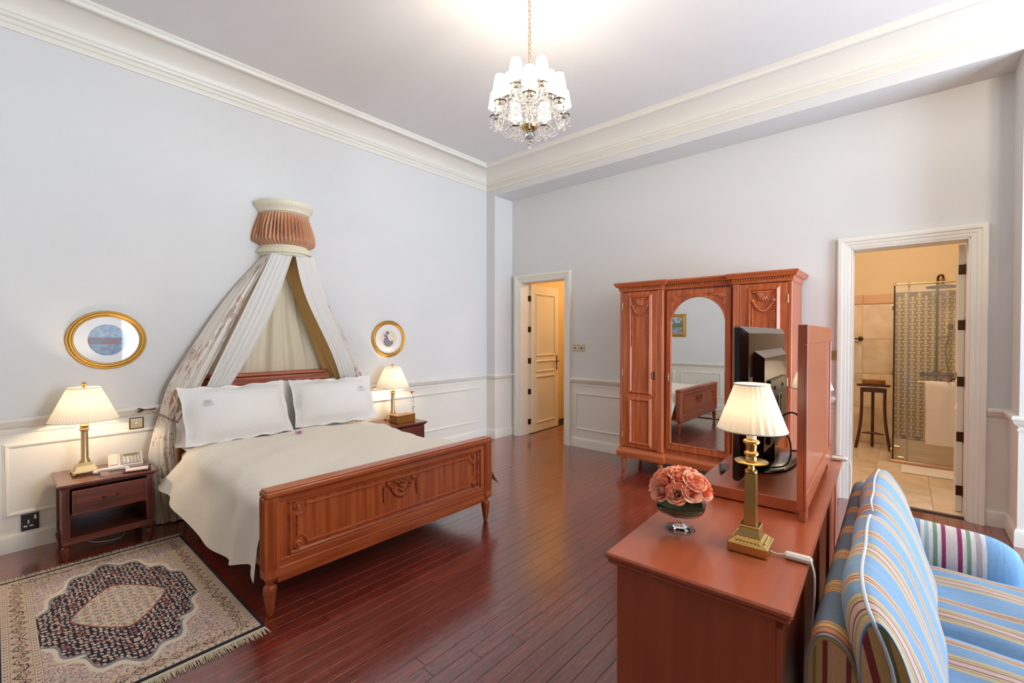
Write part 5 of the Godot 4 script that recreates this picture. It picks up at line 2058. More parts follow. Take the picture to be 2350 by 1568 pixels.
	part(tv, "stand_base", MB.new().lathe(pv([[0, 0], [0.118, 0], [0.124, 0.005], [0.116, 0.012], [0.03, 0.020], [0, 0.021]]), 40, 0, 0.0, -1e9, 1e9, 1.0, 2.0), M.tv_black)
	var cb := MB.new()
	cb.tube(spline([Vector3(0.045, 0.14, -0.05), Vector3(0.09, 0.12, -0.02), Vector3(0.11, 0.06, 0.06), Vector3(0.10, 0.026, 0.14), Vector3(0.06, 0.024, 0.20)], 6), 0.004, 6)
	cb.tube(spline([Vector3(0.045, 0.20, 0.02), Vector3(0.10, 0.24, 0.0), Vector3(0.13, 0.20, -0.06), Vector3(0.13, 0.06, -0.12), Vector3(0.08, 0.026, -0.16)], 6), 0.004, 6)
	part(tv, "cable", cb, M.plastic_black)
	var rem := thing("remote_control", "black remote control lying beside the television base", "remote", P.call(-0.425, 0.8, -1.10), turn + 0.3)
	part(rem, "body", MB.new().span(Vector3(-0.022, 0, -0.07), Vector3(0.022, 0.018, 0.07), 0.006), M.plastic_black)
	for k in 5:
		part(rem, "button_row", MB.new().span(Vector3(-0.014, 0.0178, -0.05 + 0.02 * k), Vector3(0.014, 0.0195, -0.04 + 0.02 * k), 0.001), M.plastic_grey)
	# lamps
	sideboard_lamp("brass candlestick lamp beside the bowl of roses", P.call(-0.150, 0.8, -0.302), turn, 0.153)
	sideboard_lamp("brass candlestick lamp behind the upright television panel", P.call(-0.135, 0.8, -1.66), turn, 0.160)
	# glass compote with leaf lining and roses
	var vc: Vector3 = P.call(-0.366, 0.8, -0.310)
	var v := thing("glass_compote", "footed clear glass bowl holding peach roses", "bowl", vc)
	var gp := pv([[0.0, 0.0], [0.046, 0.0], [0.0475, 0.002], [0.046, 0.004], [0.020, 0.010], [0.012, 0.018], [0.0105, 0.036], [0.014, 0.044], [0.017, 0.048], [0.050, 0.052], [0.072, 0.062], [0.079, 0.076], [0.080, 0.088], [0.0785, 0.089], [0.077, 0.086], [0.076, 0.077], [0.069, 0.065], [0.048, 0.056], [0.0, 0.053]])
	part(v, "glass", MB.new().lathe(gp, 40), M.glass)
	var lf := thing("leaf_lining", "glossy green leaf folded round the inside of the glass bowl", "leaf", vc)
	part(lf, "leaf_band", MB.new().lathe(pv([[0.0, 0.0545], [0.046, 0.0575], [0.067, 0.0665], [0.0735, 0.0775], [0.0740, 0.086], [0.070, 0.0865], [0.066, 0.074], [0.040, 0.066], [0, 0.064]]), 36), M.leaf)
	var rng := RandomNumberGenerator.new()
	rng.seed = 12
	var protos := []
	for k in 3:
		protos.append(rose_mesh(1.0, 40 + k))
	var mats := [[M.petal, M.petal_pale], [M.petal_pale, M.petal], [M.petal, M.petal_deep]]
	var spots := []
	for ringk in [[1, 0.0, 0.0], [5, 0.36, 0.0], [8, 0.72, 0.4], [10, 1.10, 0.1]]:
		for k in ringk[0]:
			spots.append([ringk[1], TAU * k / ringk[0] + ringk[2]])
	for q in spots:
		var el: float = q[0] + rng.randf_range(-0.05, 0.05)
		var az: float = q[1] + rng.randf_range(-0.1, 0.1)
		var dir := Vector3(sin(el) * cos(az), cos(el), sin(el) * sin(az))
		var pos := vc + Vector3(0, 0.108, 0) + dir * Vector3(0.088, 0.080, 0.088)
		var ro := thing("rose", "peach rose in full bloom packed into the glass bowl", "rose", pos, 0.0, "peach roses in the glass bowl")
		var bs := Basis(Quaternion(Vector3.UP, dir)) * Basis(Vector3.UP, rng.randf() * TAU)
		var sc := rng.randf_range(0.030, 0.037)
		ro.basis = bs
		var kind: int = rng.randi() % 3
		var pr: Array = protos[kind]
		for z in 2:
			var key := "rose_mesh_%d_%d" % [kind, z]
			if not M.has(key):
				M[key] = pr[z].mesh(mats[kind][z])
			share(ro, ["outer_petals", "inner_petals"][z], M[key], Transform3D(Basis().scaled(Vector3.ONE * sc), Vector3.ZERO))
		var stem := MB.new().tube([Vector3(0, -0.02, 0), Vector3(0, -0.055, 0)], 0.003, 6)
		part(ro, "stem", stem, M.leaf_dark)


# ---------------------------------------------------------------- sofa
# section outlines (x, y) placed along z, closed; ends pinched
func loft_z(secs: Array, zs: Array) -> MB:
	var rows := []
	for j in secs.size():
		var row := []
		for p in secs[j]:
			row.append(Vector3(p.x, p.y, zs[j]))
		rows.append(row)
	var b := MB.new()
	b.grid(rows, true)
	b.face(rows[0], Vector3(0, 0, zs[0] - zs[1]))
	b.face(rows[rows.size() - 1], Vector3(0, 0, zs[zs.size() - 1] - zs[0]))
	return b

func smooth_loop(pts: Array, steps := 5) -> Array:
	var out := []
	var n := pts.size()
	for k in n:
		var a: Vector2 = pts[(k - 1 + n) % n]
		var b: Vector2 = pts[k]
		var c: Vector2 = pts[(k + 1) % n]
		var d: Vector2 = pts[(k + 2) % n]
		for s in steps:
			out.append(b.cubic_interpolate(c, a, d, float(s) / steps))
	return out

# a plump seat cushion from z0 to z1
func seat_pad(z0: float, z1: float) -> MB:
	var prof := [Vector2(0.14, 0.33), Vector2(0.145, 0.43), Vector2(0.20, 0.455), Vector2(0.42, 0.462), Vector2(0.64, 0.452), Vector2(0.70, 0.42), Vector2(0.71, 0.36), Vector2(0.68, 0.315), Vector2(0.42, 0.305), Vector2(0.18, 0.31)]
	prof.reverse()
	var loop := smooth_loop(prof, 4)
	var secs := []
	var zs := []
	var m := Vector2(0.42, 0.38)
	for k in 25:
		var t := k / 24.0
		var e := absf(t * 2.0 - 1.0)
		var f := pow(maxf(0.0, 1.0 - pow(e, 7.0)), 0.5)
		var sec := []
		for p in loop:
			var w: Vector2 = m + (p - m) * Vector2(0.93 + 0.07 * f, 0.45 + 0.55 * f)
			w.y += 0.003 * sin(p.x * 19.0 + t * 9.0)
			sec.append(w)
		secs.append(sec)
		zs.append(lerpf(z1, z0, t))
	return loft_z(secs, zs)

func build_sofa() -> void:
	var s := thing("sofa", "blue and beige striped sofa with loose cushions behind the sideboard", "sofa", Vector3(-0.172, 0, -1.20), deg_to_rad(0.8))
	var stripe: Material = M.sofa_stripe
	var P := 0.30
	# back frame: rolled top, lofted along its length
	var prof := [Vector2(0.0, 0.06), Vector2(-0.004, 0.30), Vector2(-0.004, 0.60), Vector2(0.0, 0.70), Vector2(0.022, 0.748), Vector2(0.058, 0.752), Vector2(0.090, 0.716), Vector2(0.112, 0.62), Vector2(0.13, 0.40), Vector2(0.14, 0.06)]
	prof.reverse()
	var loop := smooth_loop(prof, 4)
	var secs := []
	var zs := []
	for q in [[-0.07, 0.90], [-0.082, 0.965], [-0.10, 1.0], [-0.4, 1.0], [-0.8, 1.0], [-1.2, 1.0], [-1.52, 1.0], [-1.545, 0.95]]:
		var sc := []
		for p in loop:
			sc.append(Vector2(0.06, 0.4) + (p - Vector2(0.06, 0.4)) * Vector2(q[1], 1.0 - (1.0 - q[1]) * 0.35))
		secs.append(sc)
		zs.append(q[0])
	var back := loft_z(secs, zs).planar(Vector3(0, 0, -1.0 / 0.24), Vector3(0, 4, 0))
	part(s, "back_frame", back, M.sofa_back_stripe)
	var endcap := MB.new()
	var ep := []
	for p in loop:
		ep.append(Vector3(0.06 + (p.x - 0.06) * 0.86, 0.4 + (p.y - 0.4) * 0.955, -0.066))
	endcap.face(ep, Vector3(0, 0, 1))
	endcap.planar(Vector3(1.0 / 0.16, 0, 0), Vector3(0, 3, 0))
	part(s, "end_panel", endcap, M.sofa_end_stripe)
	var pp := []
	for p in loop:
		pp.append(Vector3(0.06 + (p.x - 0.06) * 0.93, 0.4 + (p.y - 0.4) * 0.975, -0.074))
	part(s, "end_piping", MB.new().tube(pp, 0.0035, 6, true), M.piping_grey)
	# seat platform and arms
	part(s, "seat_frame", MB.new().span(Vector3(0.12, 0.08, -1.60), Vector3(0.66, 0.30, 0.02), 0.02).planar(Vector3(0, 0, -1.0 / P), Vector3(2, 2, 0)), stripe)
	# long back cushion
	var cs := []
	var cz := []
	var base := [Vector2(0.110, 0.44), Vector2(0.072, 0.60), Vector2(0.052, 0.76), Vector2(0.066, 0.835), Vector2(0.110, 0.852), Vector2(0.165, 0.80), Vector2(0.215, 0.70), Vector2(0.262, 0.56), Vector2(0.278, 0.46), Vector2(0.20, 0.425)]
	base.reverse()
	for k in 41:
		var t := k / 40.0
		var z := lerpf(-0.055, -1.47, t)
		var endf := pow(absf(t * 2.0 - 1.0), 9.0)
		var dent := exp(-pow((t - 0.50) / 0.035, 2.0))
		var m := Vector2(0.165, 0.62)
		var sec := []
		for p in smooth_loop(base, 5):
			var w: Vector2 = m + (p - m) * Vector2(1.0 - 0.42 * endf, 1.0 - 0.13 * endf)
			if p.y > 0.74:
				w.y -= 0.022 * dent + 0.006 * sin(t * 11.0)
				w.x += 0.012 * dent
			w.x += 0.004 * sin(t * 21.0 + p.y * 9.0)
			sec.append(w)
		cs.append(sec)
		cz.append(z)
	var bc := loft_z(cs, cz).planar(Vector3(0, 0, -1.0 / P), Vector3(0, 3, 0))
	var bcn := part(s, "back_cushion", bc, stripe)
	var ecu := MB.new()
	var ring0 := []
	for p in cs[0]:
		ring0.append(Vector3(0.165 + (p.x - 0.165) * 0.97, 0.62 + (p.y - 0.62) * 0.97, cz[0] + 0.003))
	ecu.face(ring0, Vector3(0, 0, 1))
	ecu.planar(Vector3(1.0 / 0.26, 0.9, 0), Vector3(0, 3, 0))
	for k in ecu.t.size():
		ecu.t[k].x -= 0.62
	part(bcn, "cushion_end", ecu, M.sofa_end_stripe)
	var pip := []
	for k in range(38, -1, -1):
		var t := k / 40.0
		var dent := exp(-pow((t - 0.50) / 0.035, 2.0))
		var endf := pow(absf(t * 2.0 - 1.0), 9.0)
		pip.append(Vector3(0.094 + 0.030 * endf + 0.010 * dent + 0.0012 * sin(t * 30.0), 0.853 - 0.026 * dent - 0.030 * endf - 0.006 * sin(t * 11.0), lerpf(-0.055, -1.47, t)))
	for q in [Vector3(0.155, 0.74, -0.050), Vector3(0.172, 0.62, -0.048), Vector3(0.182, 0.50, -0.050)]:
		pip.append(q)
	part(bcn, "piping", MB.new().tube(spline(pip, 3), 0.0042, 6), M.piping)
	# seat cushions
	for q in [[-1.49, -0.90], [-0.89, -0.30], [-0.29, 0.0]]:
		var c := seat_pad(q[0], q[1])
		c.planar(Vector3(0.05, 0, -1.0 / P), Vector3(2, 2, 0))
		part(s, "seat_cushion", c, stripe)
	# far arm: low roll with rounded front
	var arms := []
	for j in 25:
		var t := j / 24.0
		var x := lerpf(0.13, 0.575, t)
		var k := sqrt(maxf(0.0, 1.0 - pow(maxf(0.0, (t - 0.66) / 0.34), 2.4)))
		var row := []
		for q in 30:
			var a := TAU * q / 30.0
			var zz := cos(a) * 0.092 * (0.35 + 0.65 * k)
			var yy := sin(a)
			var y := 0.475 + yy * (0.135 if yy > 0.0 else 0.36) * (0.28 + 0.72 * k if yy > 0.0 else 1.0) - 0.03 * t
			row.append(Vector3(x, y, -1.588 + zz))
		arms.append(row)
	var ab := MB.new().grid(arms, true)
	ab.face(arms[arms.size() - 1], Vector3(1, 0, 0))
	ab.planar(Vector3(1.0 / 0.46, 0, 0), Vector3(0, 2, 0))
	for k in ab.t.size():
		ab.t[k].x -= 0.20
	part(s, "arm", ab, M.sofa_arm_stripe)
	for q in [Vector3(0.05, 0, -0.06), Vector3(0.05, 0, -1.5), Vector3(0.6, 0, -0.06), Vector3(0.6, 0, -1.5)]:
		part(s, "foot", MB.new().at(q).lathe(pv([[0, 0], [0.018, 0], [0.026, 0.08], [0, 0.081]]), 14), M.stool_wood)


# ---------------------------------------------------------------- nightstands
func make_nightstand(label: String, where: Vector3, open: float) -> Node3D:
	# local: front at +x, width along z; height 0.497
	var n := thing("nightstand", label, "nightstand", where, 0.0, "nightstands beside the bed")
	var nz: Material = M.nightstand_z
	var ny: Material = M.nightstand_y
	var top := MB.new()
	top.span(Vector3(-0.225, 0.478, -0.252), Vector3(0.235, 0.497, 0.252), 0.006)
	top.span(Vector3(-0.215, 0.466, -0.240), Vector3(0.220, 0.478, 0.240), 0.003)
	part(n, "top", top, nz)
	for sx in [-1.0, 1.0]:
		for sz in [-1.0, 1.0]:
			var px: float = 0.185 * sx
			var pz: float = 0.212 * sz
			var po := MB.new()
			po.span(Vector3(px - 0.020, 0.10, pz - 0.020), Vector3(px + 0.020, 0.466, pz + 0.020), 0.003)
			for k in 3:
				po.span(Vector3(px + 0.019, 0.17, pz - 0.013 + 0.010 * k), Vector3(px + 0.0225, 0.44, pz - 0.008 + 0.010 * k), 0.001)
			part(n, "post", po, ny)
			var lg := part(n, "leg", turned_leg(0.105, 0.024), ny)
			lg.position = Vector3(px, 0, pz)
	for sz in [-1.0, 1.0]:
		part(n, "side_panel", MB.new().span(Vector3(-0.17, 0.125, sz * 0.207), Vector3(0.17, 0.466, sz * 0.221), 0.002), nz)
	part(n, "back_panel", MB.new().span(Vector3(-0.195, 0.125, -0.20), Vector3(-0.183, 0.466, 0.20), 0.002), nz)
	part(n, "shelf", MB.new().span(Vector3(-0.19, 0.128, -0.205), Vector3(0.19, 0.146, 0.205), 0.002), nz)
	part(n, "divider", MB.new().span(Vector3(-0.18, 0.284, -0.205), Vector3(0.185, 0.297, 0.205), 0.002), nz)
	var br := MB.new()
	br.span(Vector3(0.185, 0.108, -0.232), Vector3(0.214, 0.145, 0.232), 0.003)
	br.span(Vector3(0.210, 0.142, -0.234), Vector3(0.218, 0.149, 0.234), 0.002)
	part(n, "bottom_rail", br, nz)
	var d := Node3D.new()
	d.name = "drawer"
	n.add_child(d, true)
	d.position = Vector3(open, 0, 0)
	var df := MB.new()
	df.span(Vector3(0.196, 0.302, -0.188), Vector3(0.214, 0.458, 0.188), 0.003)
	part(d, "drawer_front", df, nz)
	var ln := MB.new().at(Vector3(0.2138, 0, 0), IN_LEFT).sweep(rect_path(Vector2(-0.172, 0.318), Vector2(0.172, 0.442)), pv([[-0.002, 0.0], [-0.002, 0.0012], [0.002, 0.0012], [0.002, 0.0]]), true)
	part(d, "inlay_line", ln, M.leather)
	var bx := MB.new()
	for sz in [-1.0, 1.0]:
		bx.span(Vector3(-0.16, 0.305, sz * 0.176), Vector3(0.197, 0.440, sz * 0.184), 0.001)
	bx.span(Vector3(-0.16, 0.305, -0.18), Vector3(0.197, 0.313, 0.18), 0.001)
	bx.span(Vector3(-0.165, 0.305, -0.18), Vector3(-0.157, 0.430, 0.18), 0.001)
	part(d, "drawer_box", bx, nz)
	var h := MB.new()
	h.tube(spline([Vector3(0.216, 0.388, -0.036), Vector3(0.230, 0.386, -0.036), Vector3(0.234, 0.376, -0.022), Vector3(0.236, 0.370, 0.0), Vector3(0.234, 0.376, 0.022), Vector3(0.230, 0.386, 0.036), Vector3(0.216, 0.388, 0.036)], 4), 0.0036, 6)
	for sz in [-1.0, 1.0]:
		h.ball(Vector3(0.216, 0.388, sz * 0.036), Vector3(0.004, 0.009, 0.010), 8, 6)
	part(d, "handle", h, M.bronze)
	return n

func build_nightstands() -> void:
	make_nightstand("dark mahogany nightstand with its drawer pulled open, under the telephone", Vector3(-4.225, 0, -0.503), 0.045)
	make_nightstand("dark mahogany nightstand beyond the bed under the bud vase", Vector3(-4.225, 0, -2.90), 0.0)
	bedside_lamp("brass column lamp with pleated cream shade beside the telephone", Vector3(-4.265, 0.497, -0.405))
	bedside_lamp("brass column lamp with pleated cream shade behind the wooden box", Vector3(-4.33, 0.497, -2.93))
	# telephone
	var t := thing("telephone", "beige desk telephone with keypad on the nightstand by the lamp", "telephone", Vector3(-4.30, 0.497, -0.625), deg_to_rad(-6))
	var body := MB.new()
	body.at(Vector3(0, 0, 0.095), Basis(Vector3(1, 0, 0), Vector3(0, 1, 0), Vector3(0, 0, 1))).extrude(pv([[0.085, 0.0], [0.085, 0.018], [-0.075, 0.074], [-0.090, 0.070], [-0.090, 0.0]]), -0.19, 0.0)
	part(t, "body", body, M.plastic_phone)
	var sl := Basis(Vector3(0, 0, 1), atan2(-0.056, 0.16))
	var face := MB.new().at(Vector3(0.005, 0.0475, 0), sl)
	face.span(Vector3(-0.075, -0.001, -0.085), Vector3(0.072, 0.0015, 0.030), 0.001)
	part(t, "key_panel", face, M.plastic_grey)
	part(t, "display", MB.new().at(Vector3(0.005, 0.0475, 0), sl).span(Vector3(-0.066, 0.001, -0.070), Vector3(-0.034, 0.0035, 0.010), 0.001), M.lcd)
	for r in 5:
		for c in 5:
			part(t, "key", MB.new().at(Vector3(0.005, 0.0475, 0), sl).span(Vector3(-0.024 + 0.018 * r, 0.001, -0.080 + 0.020 * c), Vector3(-0.013 + 0.018 * r, 0.005, -0.066 + 0.020 * c), 0.001), M.plastic_phone if c < 3 else M.plastic_white)
	part(t, "handset_rest", MB.new().at(Vector3(0.0, 0.05, 0.065), sl).span(Vector3(-0.08, -0.004, -0.022), Vector3(0.07, 0.004, 0.022), 0.003), M.plastic_phone)
	var hs := MB.new()
	var hp := spline([Vector3(0.155, 0.016, 0.155), Vector3(0.168, 0.026, 0.13), Vector3(0.178, 0.026, 0.08), Vector3(0.175, 0.026, 0.03), Vector3(0.162, 0.016, 0.005)], 5)
	hs.tube(hp, 0.012, 10)
	hs.ball(Vector3(0.150, 0.014, 0.158), Vector3(0.022, 0.014, 0.02), 12, 8)
	hs.ball(Vector3(0.157, 0.014, 0.002), Vector3(0.022, 0.014, 0.02), 12, 8)
	part(t, "handset", hs, M.plastic_white)
	var cord := []
	for q in 90:
		var u := q / 89.0
		cord.append(Vector3(0.14, 0.010, 0.02).lerp(Vector3(0.09, 0.010, 0.05), u) + Vector3(0.004 * cos(u * 80.0), 0.004 * sin(u * 80.0), 0.014 * sin(u * PI)))
	part(t, "coiled_cord", MB.new().tube(cord, 0.0016, 5), M.plastic_white)
	var np := thing("notepad", "small notepad in a brown leather holder with a pen", "notepad", Vector3(-4.075, 0.497, -0.655), deg_to_rad(-12))
	part(np, "holder", MB.new().span(Vector3(-0.045, 0, -0.075), Vector3(0.045, 0.008, 0.075), 0.003), M.leather)
	part(np, "paper_block", MB.new().span(Vector3(-0.038, 0.008, -0.06), Vector3(0.038, 0.015, 0.062), 0.001), M.paper)
	var pen := MB.new().tube([Vector3(-0.06, 0.014, -0.068), Vector3(0.03, 0.013, -0.072)], 0.004, 8)
	pen.box(Vector3(-0.05, 0.018, -0.068), Vector3(0.02, 0.01, 0.012))
	part(np, "pen", pen, M.plastic_black)
	# cable looping under the nightstand
	single("lamp_flex", MB.new().tube(spline([Vector3(-4.44, 0.12, -0.40), Vector3(-4.38, 0.03, -0.40), Vector3(-4.26, 0.008, -0.44), Vector3(-4.20, 0.008, -0.53), Vector3(-4.24, 0.008, -0.60), Vector3(-4.36, 0.03, -0.62), Vector3(-4.44, 0.10, -0.62)], 6), 0.0045, 6), M.plastic_phone, "pale flex looped on the floor under the nightstand with the telephone", "cable")
	# right nightstand: wooden box and bud vase
	var bx := thing("wooden_box", "golden brown wooden tissue box on the nightstand before the lamp", "box", Vector3(-4.165, 0.497, -2.945), deg_to_rad(4))
	part(bx, "body", MB.new().span(Vector3(-0.065, 0, -0.125), Vector3(0.065, 0.072, 0.125), 0.003), M.box_wood)
	part(bx, "lid", MB.new().span(Vector3(-0.068, 0.072, -0.128), Vector3(0.068, 0.084, 0.128), 0.003), M.box_wood)
	part(bx, "slot", MB.new().span(Vector3(-0.012, 0.0835, -0.06), Vector3(0.012, 0.0846, 0.06), 0), M.leather)
	var vp := Vector3(-4.20, 0.497, -3.108)
	var va := thing("bud_vase", "slim clear glass bud vase beside the wooden box", "vase", vp)
	part(va, "glass", MB.new().lathe(pv([[0, 0], [0.026, 0], [0.028, 0.004], [0.026, 0.03], [0.016, 0.07], [0.011, 0.11], [0.013, 0.135], [0.0115, 0.135], [0.0095, 0.11], [0.014, 0.07], [0.022, 0.03], [0.022, 0.012], [0, 0.012]]), 22), M.glass)
	var ro := thing("single_rose", "single coral rose on a long stem in the bud vase", "rose", vp + Vector3(0, 0.014, 0))
	var st := MB.new().tube(spline([Vector3(0.0, 0.0, 0.004), Vector3(0.0, 0.10, 0.0), Vector3(0.004, 0.20, -0.004), Vector3(0.0, 0.285, 0.012)], 5), 0.0022, 6)
	part(ro, "stem", st, M.leaf_dark)
	var pr := rose_mesh(0.026, 77)
	for z in 2:
		var q := part(ro, ["outer_petals", "inner_petals"][z], pr[z], M.petal_deep if z == 0 else M.petal)
		q.position = Vector3(0, 0.295, 0.013)
	for k in 5:
		var a: float = [0.4, 2.6, 4.4, 1.4, 3.6][k]
		var y: float = [0.19, 0.185, 0.12, 0.21, 0.10][k]
		var rows := []
		for j in 6:
			var u := j / 5.0
			var row := []
			for c in 3:
				var w := (c - 1) * 0.011 * sin(PI * u)
				row.append(Vector3(cos(a) * (0.004 + u * 0.045) - sin(a) * w, y + 0.018 * u - 0.012 * u * u + 0.004 * absf(w) * 60.0 * 0.1, sin(a) * (0.004 + u * 0.045) + cos(a) * w))
			rows.append(row)
		part(ro, "leaf", MB.new().grid(rows), M.leaf)


# ---------------------------------------------------------------- pictures
# elliptical frame swept round, lying on the wall at XA
func oval_frame(p: Node3D, ry: float, rz: float, prof: Array, m: Material, called: String) -> void:
	var rows := []
	for q in prof:
		var row := []
		for k in 72:
			var a := TAU * k / 72
			row.append(Vector3(q[1], (ry - q[0]) * sin(a), (rz - q[0]) * cos(a)))
		rows.append(row)
	part(p, called, MB.new().grid(rows, true), m)

func disc(ry: float, rz: float, x: float) -> MB:
	var b := MB.new()
	var c := b.vert(Vector3(x, 0, 0), Vector3.RIGHT, Vector2(0.5, 0.5))
	for k in 73:
		var a := TAU * k / 72
		b.vert(Vector3(x, ry * sin(a), rz * cos(a)), Vector3.RIGHT, Vector2(0.5 - 0.5 * cos(a), 0.5 - 0.5 * sin(a)))
	for k in 72:
		b.tri(c, c + 2 + k, c + 1 + k)
	return b

func build_pictures() -> void:
	var prof := [[0.0, 0.0], [0.0, 0.010], [0.003, 0.016], [0.008, 0.018], [0.010, 0.014], [0.014, 0.013], [0.018, 0.020], [0.026, 0.023], [0.033, 0.019], [0.036, 0.012], [0.039, 0.014], [0.043, 0.012], [0.045, 0.006]]
	var p := thing("oval_picture", "oval picture in a carved gilt frame above the telephone nightstand", "picture", Vector3(XA, 1.413, -0.558))
	oval_frame(p, 0.217, 0.229, prof, M.gilt, "frame")
	part(p, "print", disc(0.176, 0.188, 0.004), M.lake_print, "white card with a pale blue oval view")
	part(p, "glass_pane", disc(0.176, 0.188, 0.0065), M.pane)
	p = thing("round_picture", "round picture of a dark bird in a gilt frame", "picture", Vector3(XA, 1.405, -2.985))
	oval_frame(p, 0.211, 0.222, prof, M.gilt, "frame")
	part(p, "print", disc(0.170, 0.181, 0.004), M.bird_print, "white card with a dark curled bird in a beige circle")
	part(p, "glass_pane", disc(0.170, 0.181, 0.0065), M.pane)
	# painting seen in the mirror
	p = thing("landscape_painting", "landscape painting in a gold frame, reflected in the wardrobe mirror", "painting", Vector3(-3.63, 1.64, ZF))
	var back := Basis(Vector3(-1, 0, 0), Vector3(0, 0, -1), Vector3(0, -1, 0))
	part(p, "frame", MB.new().at(Vector3.ZERO, back).sweep(rect_path(Vector2(-0.27, -0.20), Vector2(0.27, 0.20)), pv([[-0.030, 0.0], [-0.028, 0.022], [-0.010, 0.030], [0.010, 0.018], [0.030, 0.012], [0.032, 0.0]]), true), M.gilt)
	var cv := MB.new()
	var ids := []
	for q in [[-0.25, -0.18, 1, 1], [0.25, -0.18, 0, 1], [0.25, 0.18, 0, 0], [-0.25, 0.18, 1, 0]]:
		ids.append(cv.vert(Vector3(q[0], q[1], -0.006), Vector3(0, 0, -1), Vector2(q[2], q[3])))
	cv.tri(ids[0], ids[2], ids[1])
	cv.tri(ids[0], ids[3], ids[2])
	part(p, "canvas", cv, M.painting)


# ---------------------------------------------------------------- rug
func build_rug() -> void:
	var r := thing("rug", "Persian rug with dark medallion and fringed ends beside the bed", "rug", Vector3(-3.155, 0, -0.432), deg_to_rad(0.0))
	var hx := 0.765
	var hz := 0.437
	var b := MB.new()
	var ids := []
	for q in [[-hx, -hz, 0, 0], [hx, -hz, 1, 0], [hx, hz, 1, 1], [-hx, hz, 0, 1]]:
		ids.append(b.vert(Vector3(q[0], 0.009, q[1]), Vector3.UP, Vector2(q[2], q[3])))
	b.tri(ids[0], ids[2], ids[1])
	b.tri(ids[0], ids[3], ids[2])
	part(r, "pile", b, M.rug_pile)
	var e := MB.new()
	e.span(Vector3(-hx, 0.001, -hz), Vector3(hx, 0.0085, hz), 0.001)
	for s in [-1.0, 1.0]:
		e.tube([Vector3(-hx, 0.006, s * hz), Vector3(hx, 0.006, s * hz)], 0.005, 6)
	e.span(Vector3(hx - 0.012, 0.001, -hz), Vector3(hx + 0.006, 0.0105, hz), 0.002)
	e.span(Vector3(-hx - 0.006, 0.001, -hz), Vector3(-hx + 0.012, 0.0105, hz), 0.002)
	part(r, "binding", e, M.rug_edge)
	var rng := RandomNumberGenerator.new()
	rng.seed = 3
	for s in [-1.0, 1.0]:
		var f := MB.new()
		f.span(Vector3(s * (hx + 0.006), 0.001, -hz), Vector3(s * (hx + 0.022), 0.006, hz), 0.001)
		var z := -hz
		while z < hz:
			var L := rng.randf_range(0.045, 0.062)
			var dz := rng.randfn() * 0.006
			f.tube([Vector3(s * (hx + 0.02), 0.004, z), Vector3(s * (hx + 0.02 + L * 0.5), 0.005, z + dz * 0.4), Vector3(s * (hx + 0.02 + L), 0.002, z + dz)], PackedFloat32Array([0.0024, 0.0022, 0.0008]), 4)
			z += 0.0042
		part(r, "fringe", f, M.rug_fringe).set_meta("kind", "stuff")


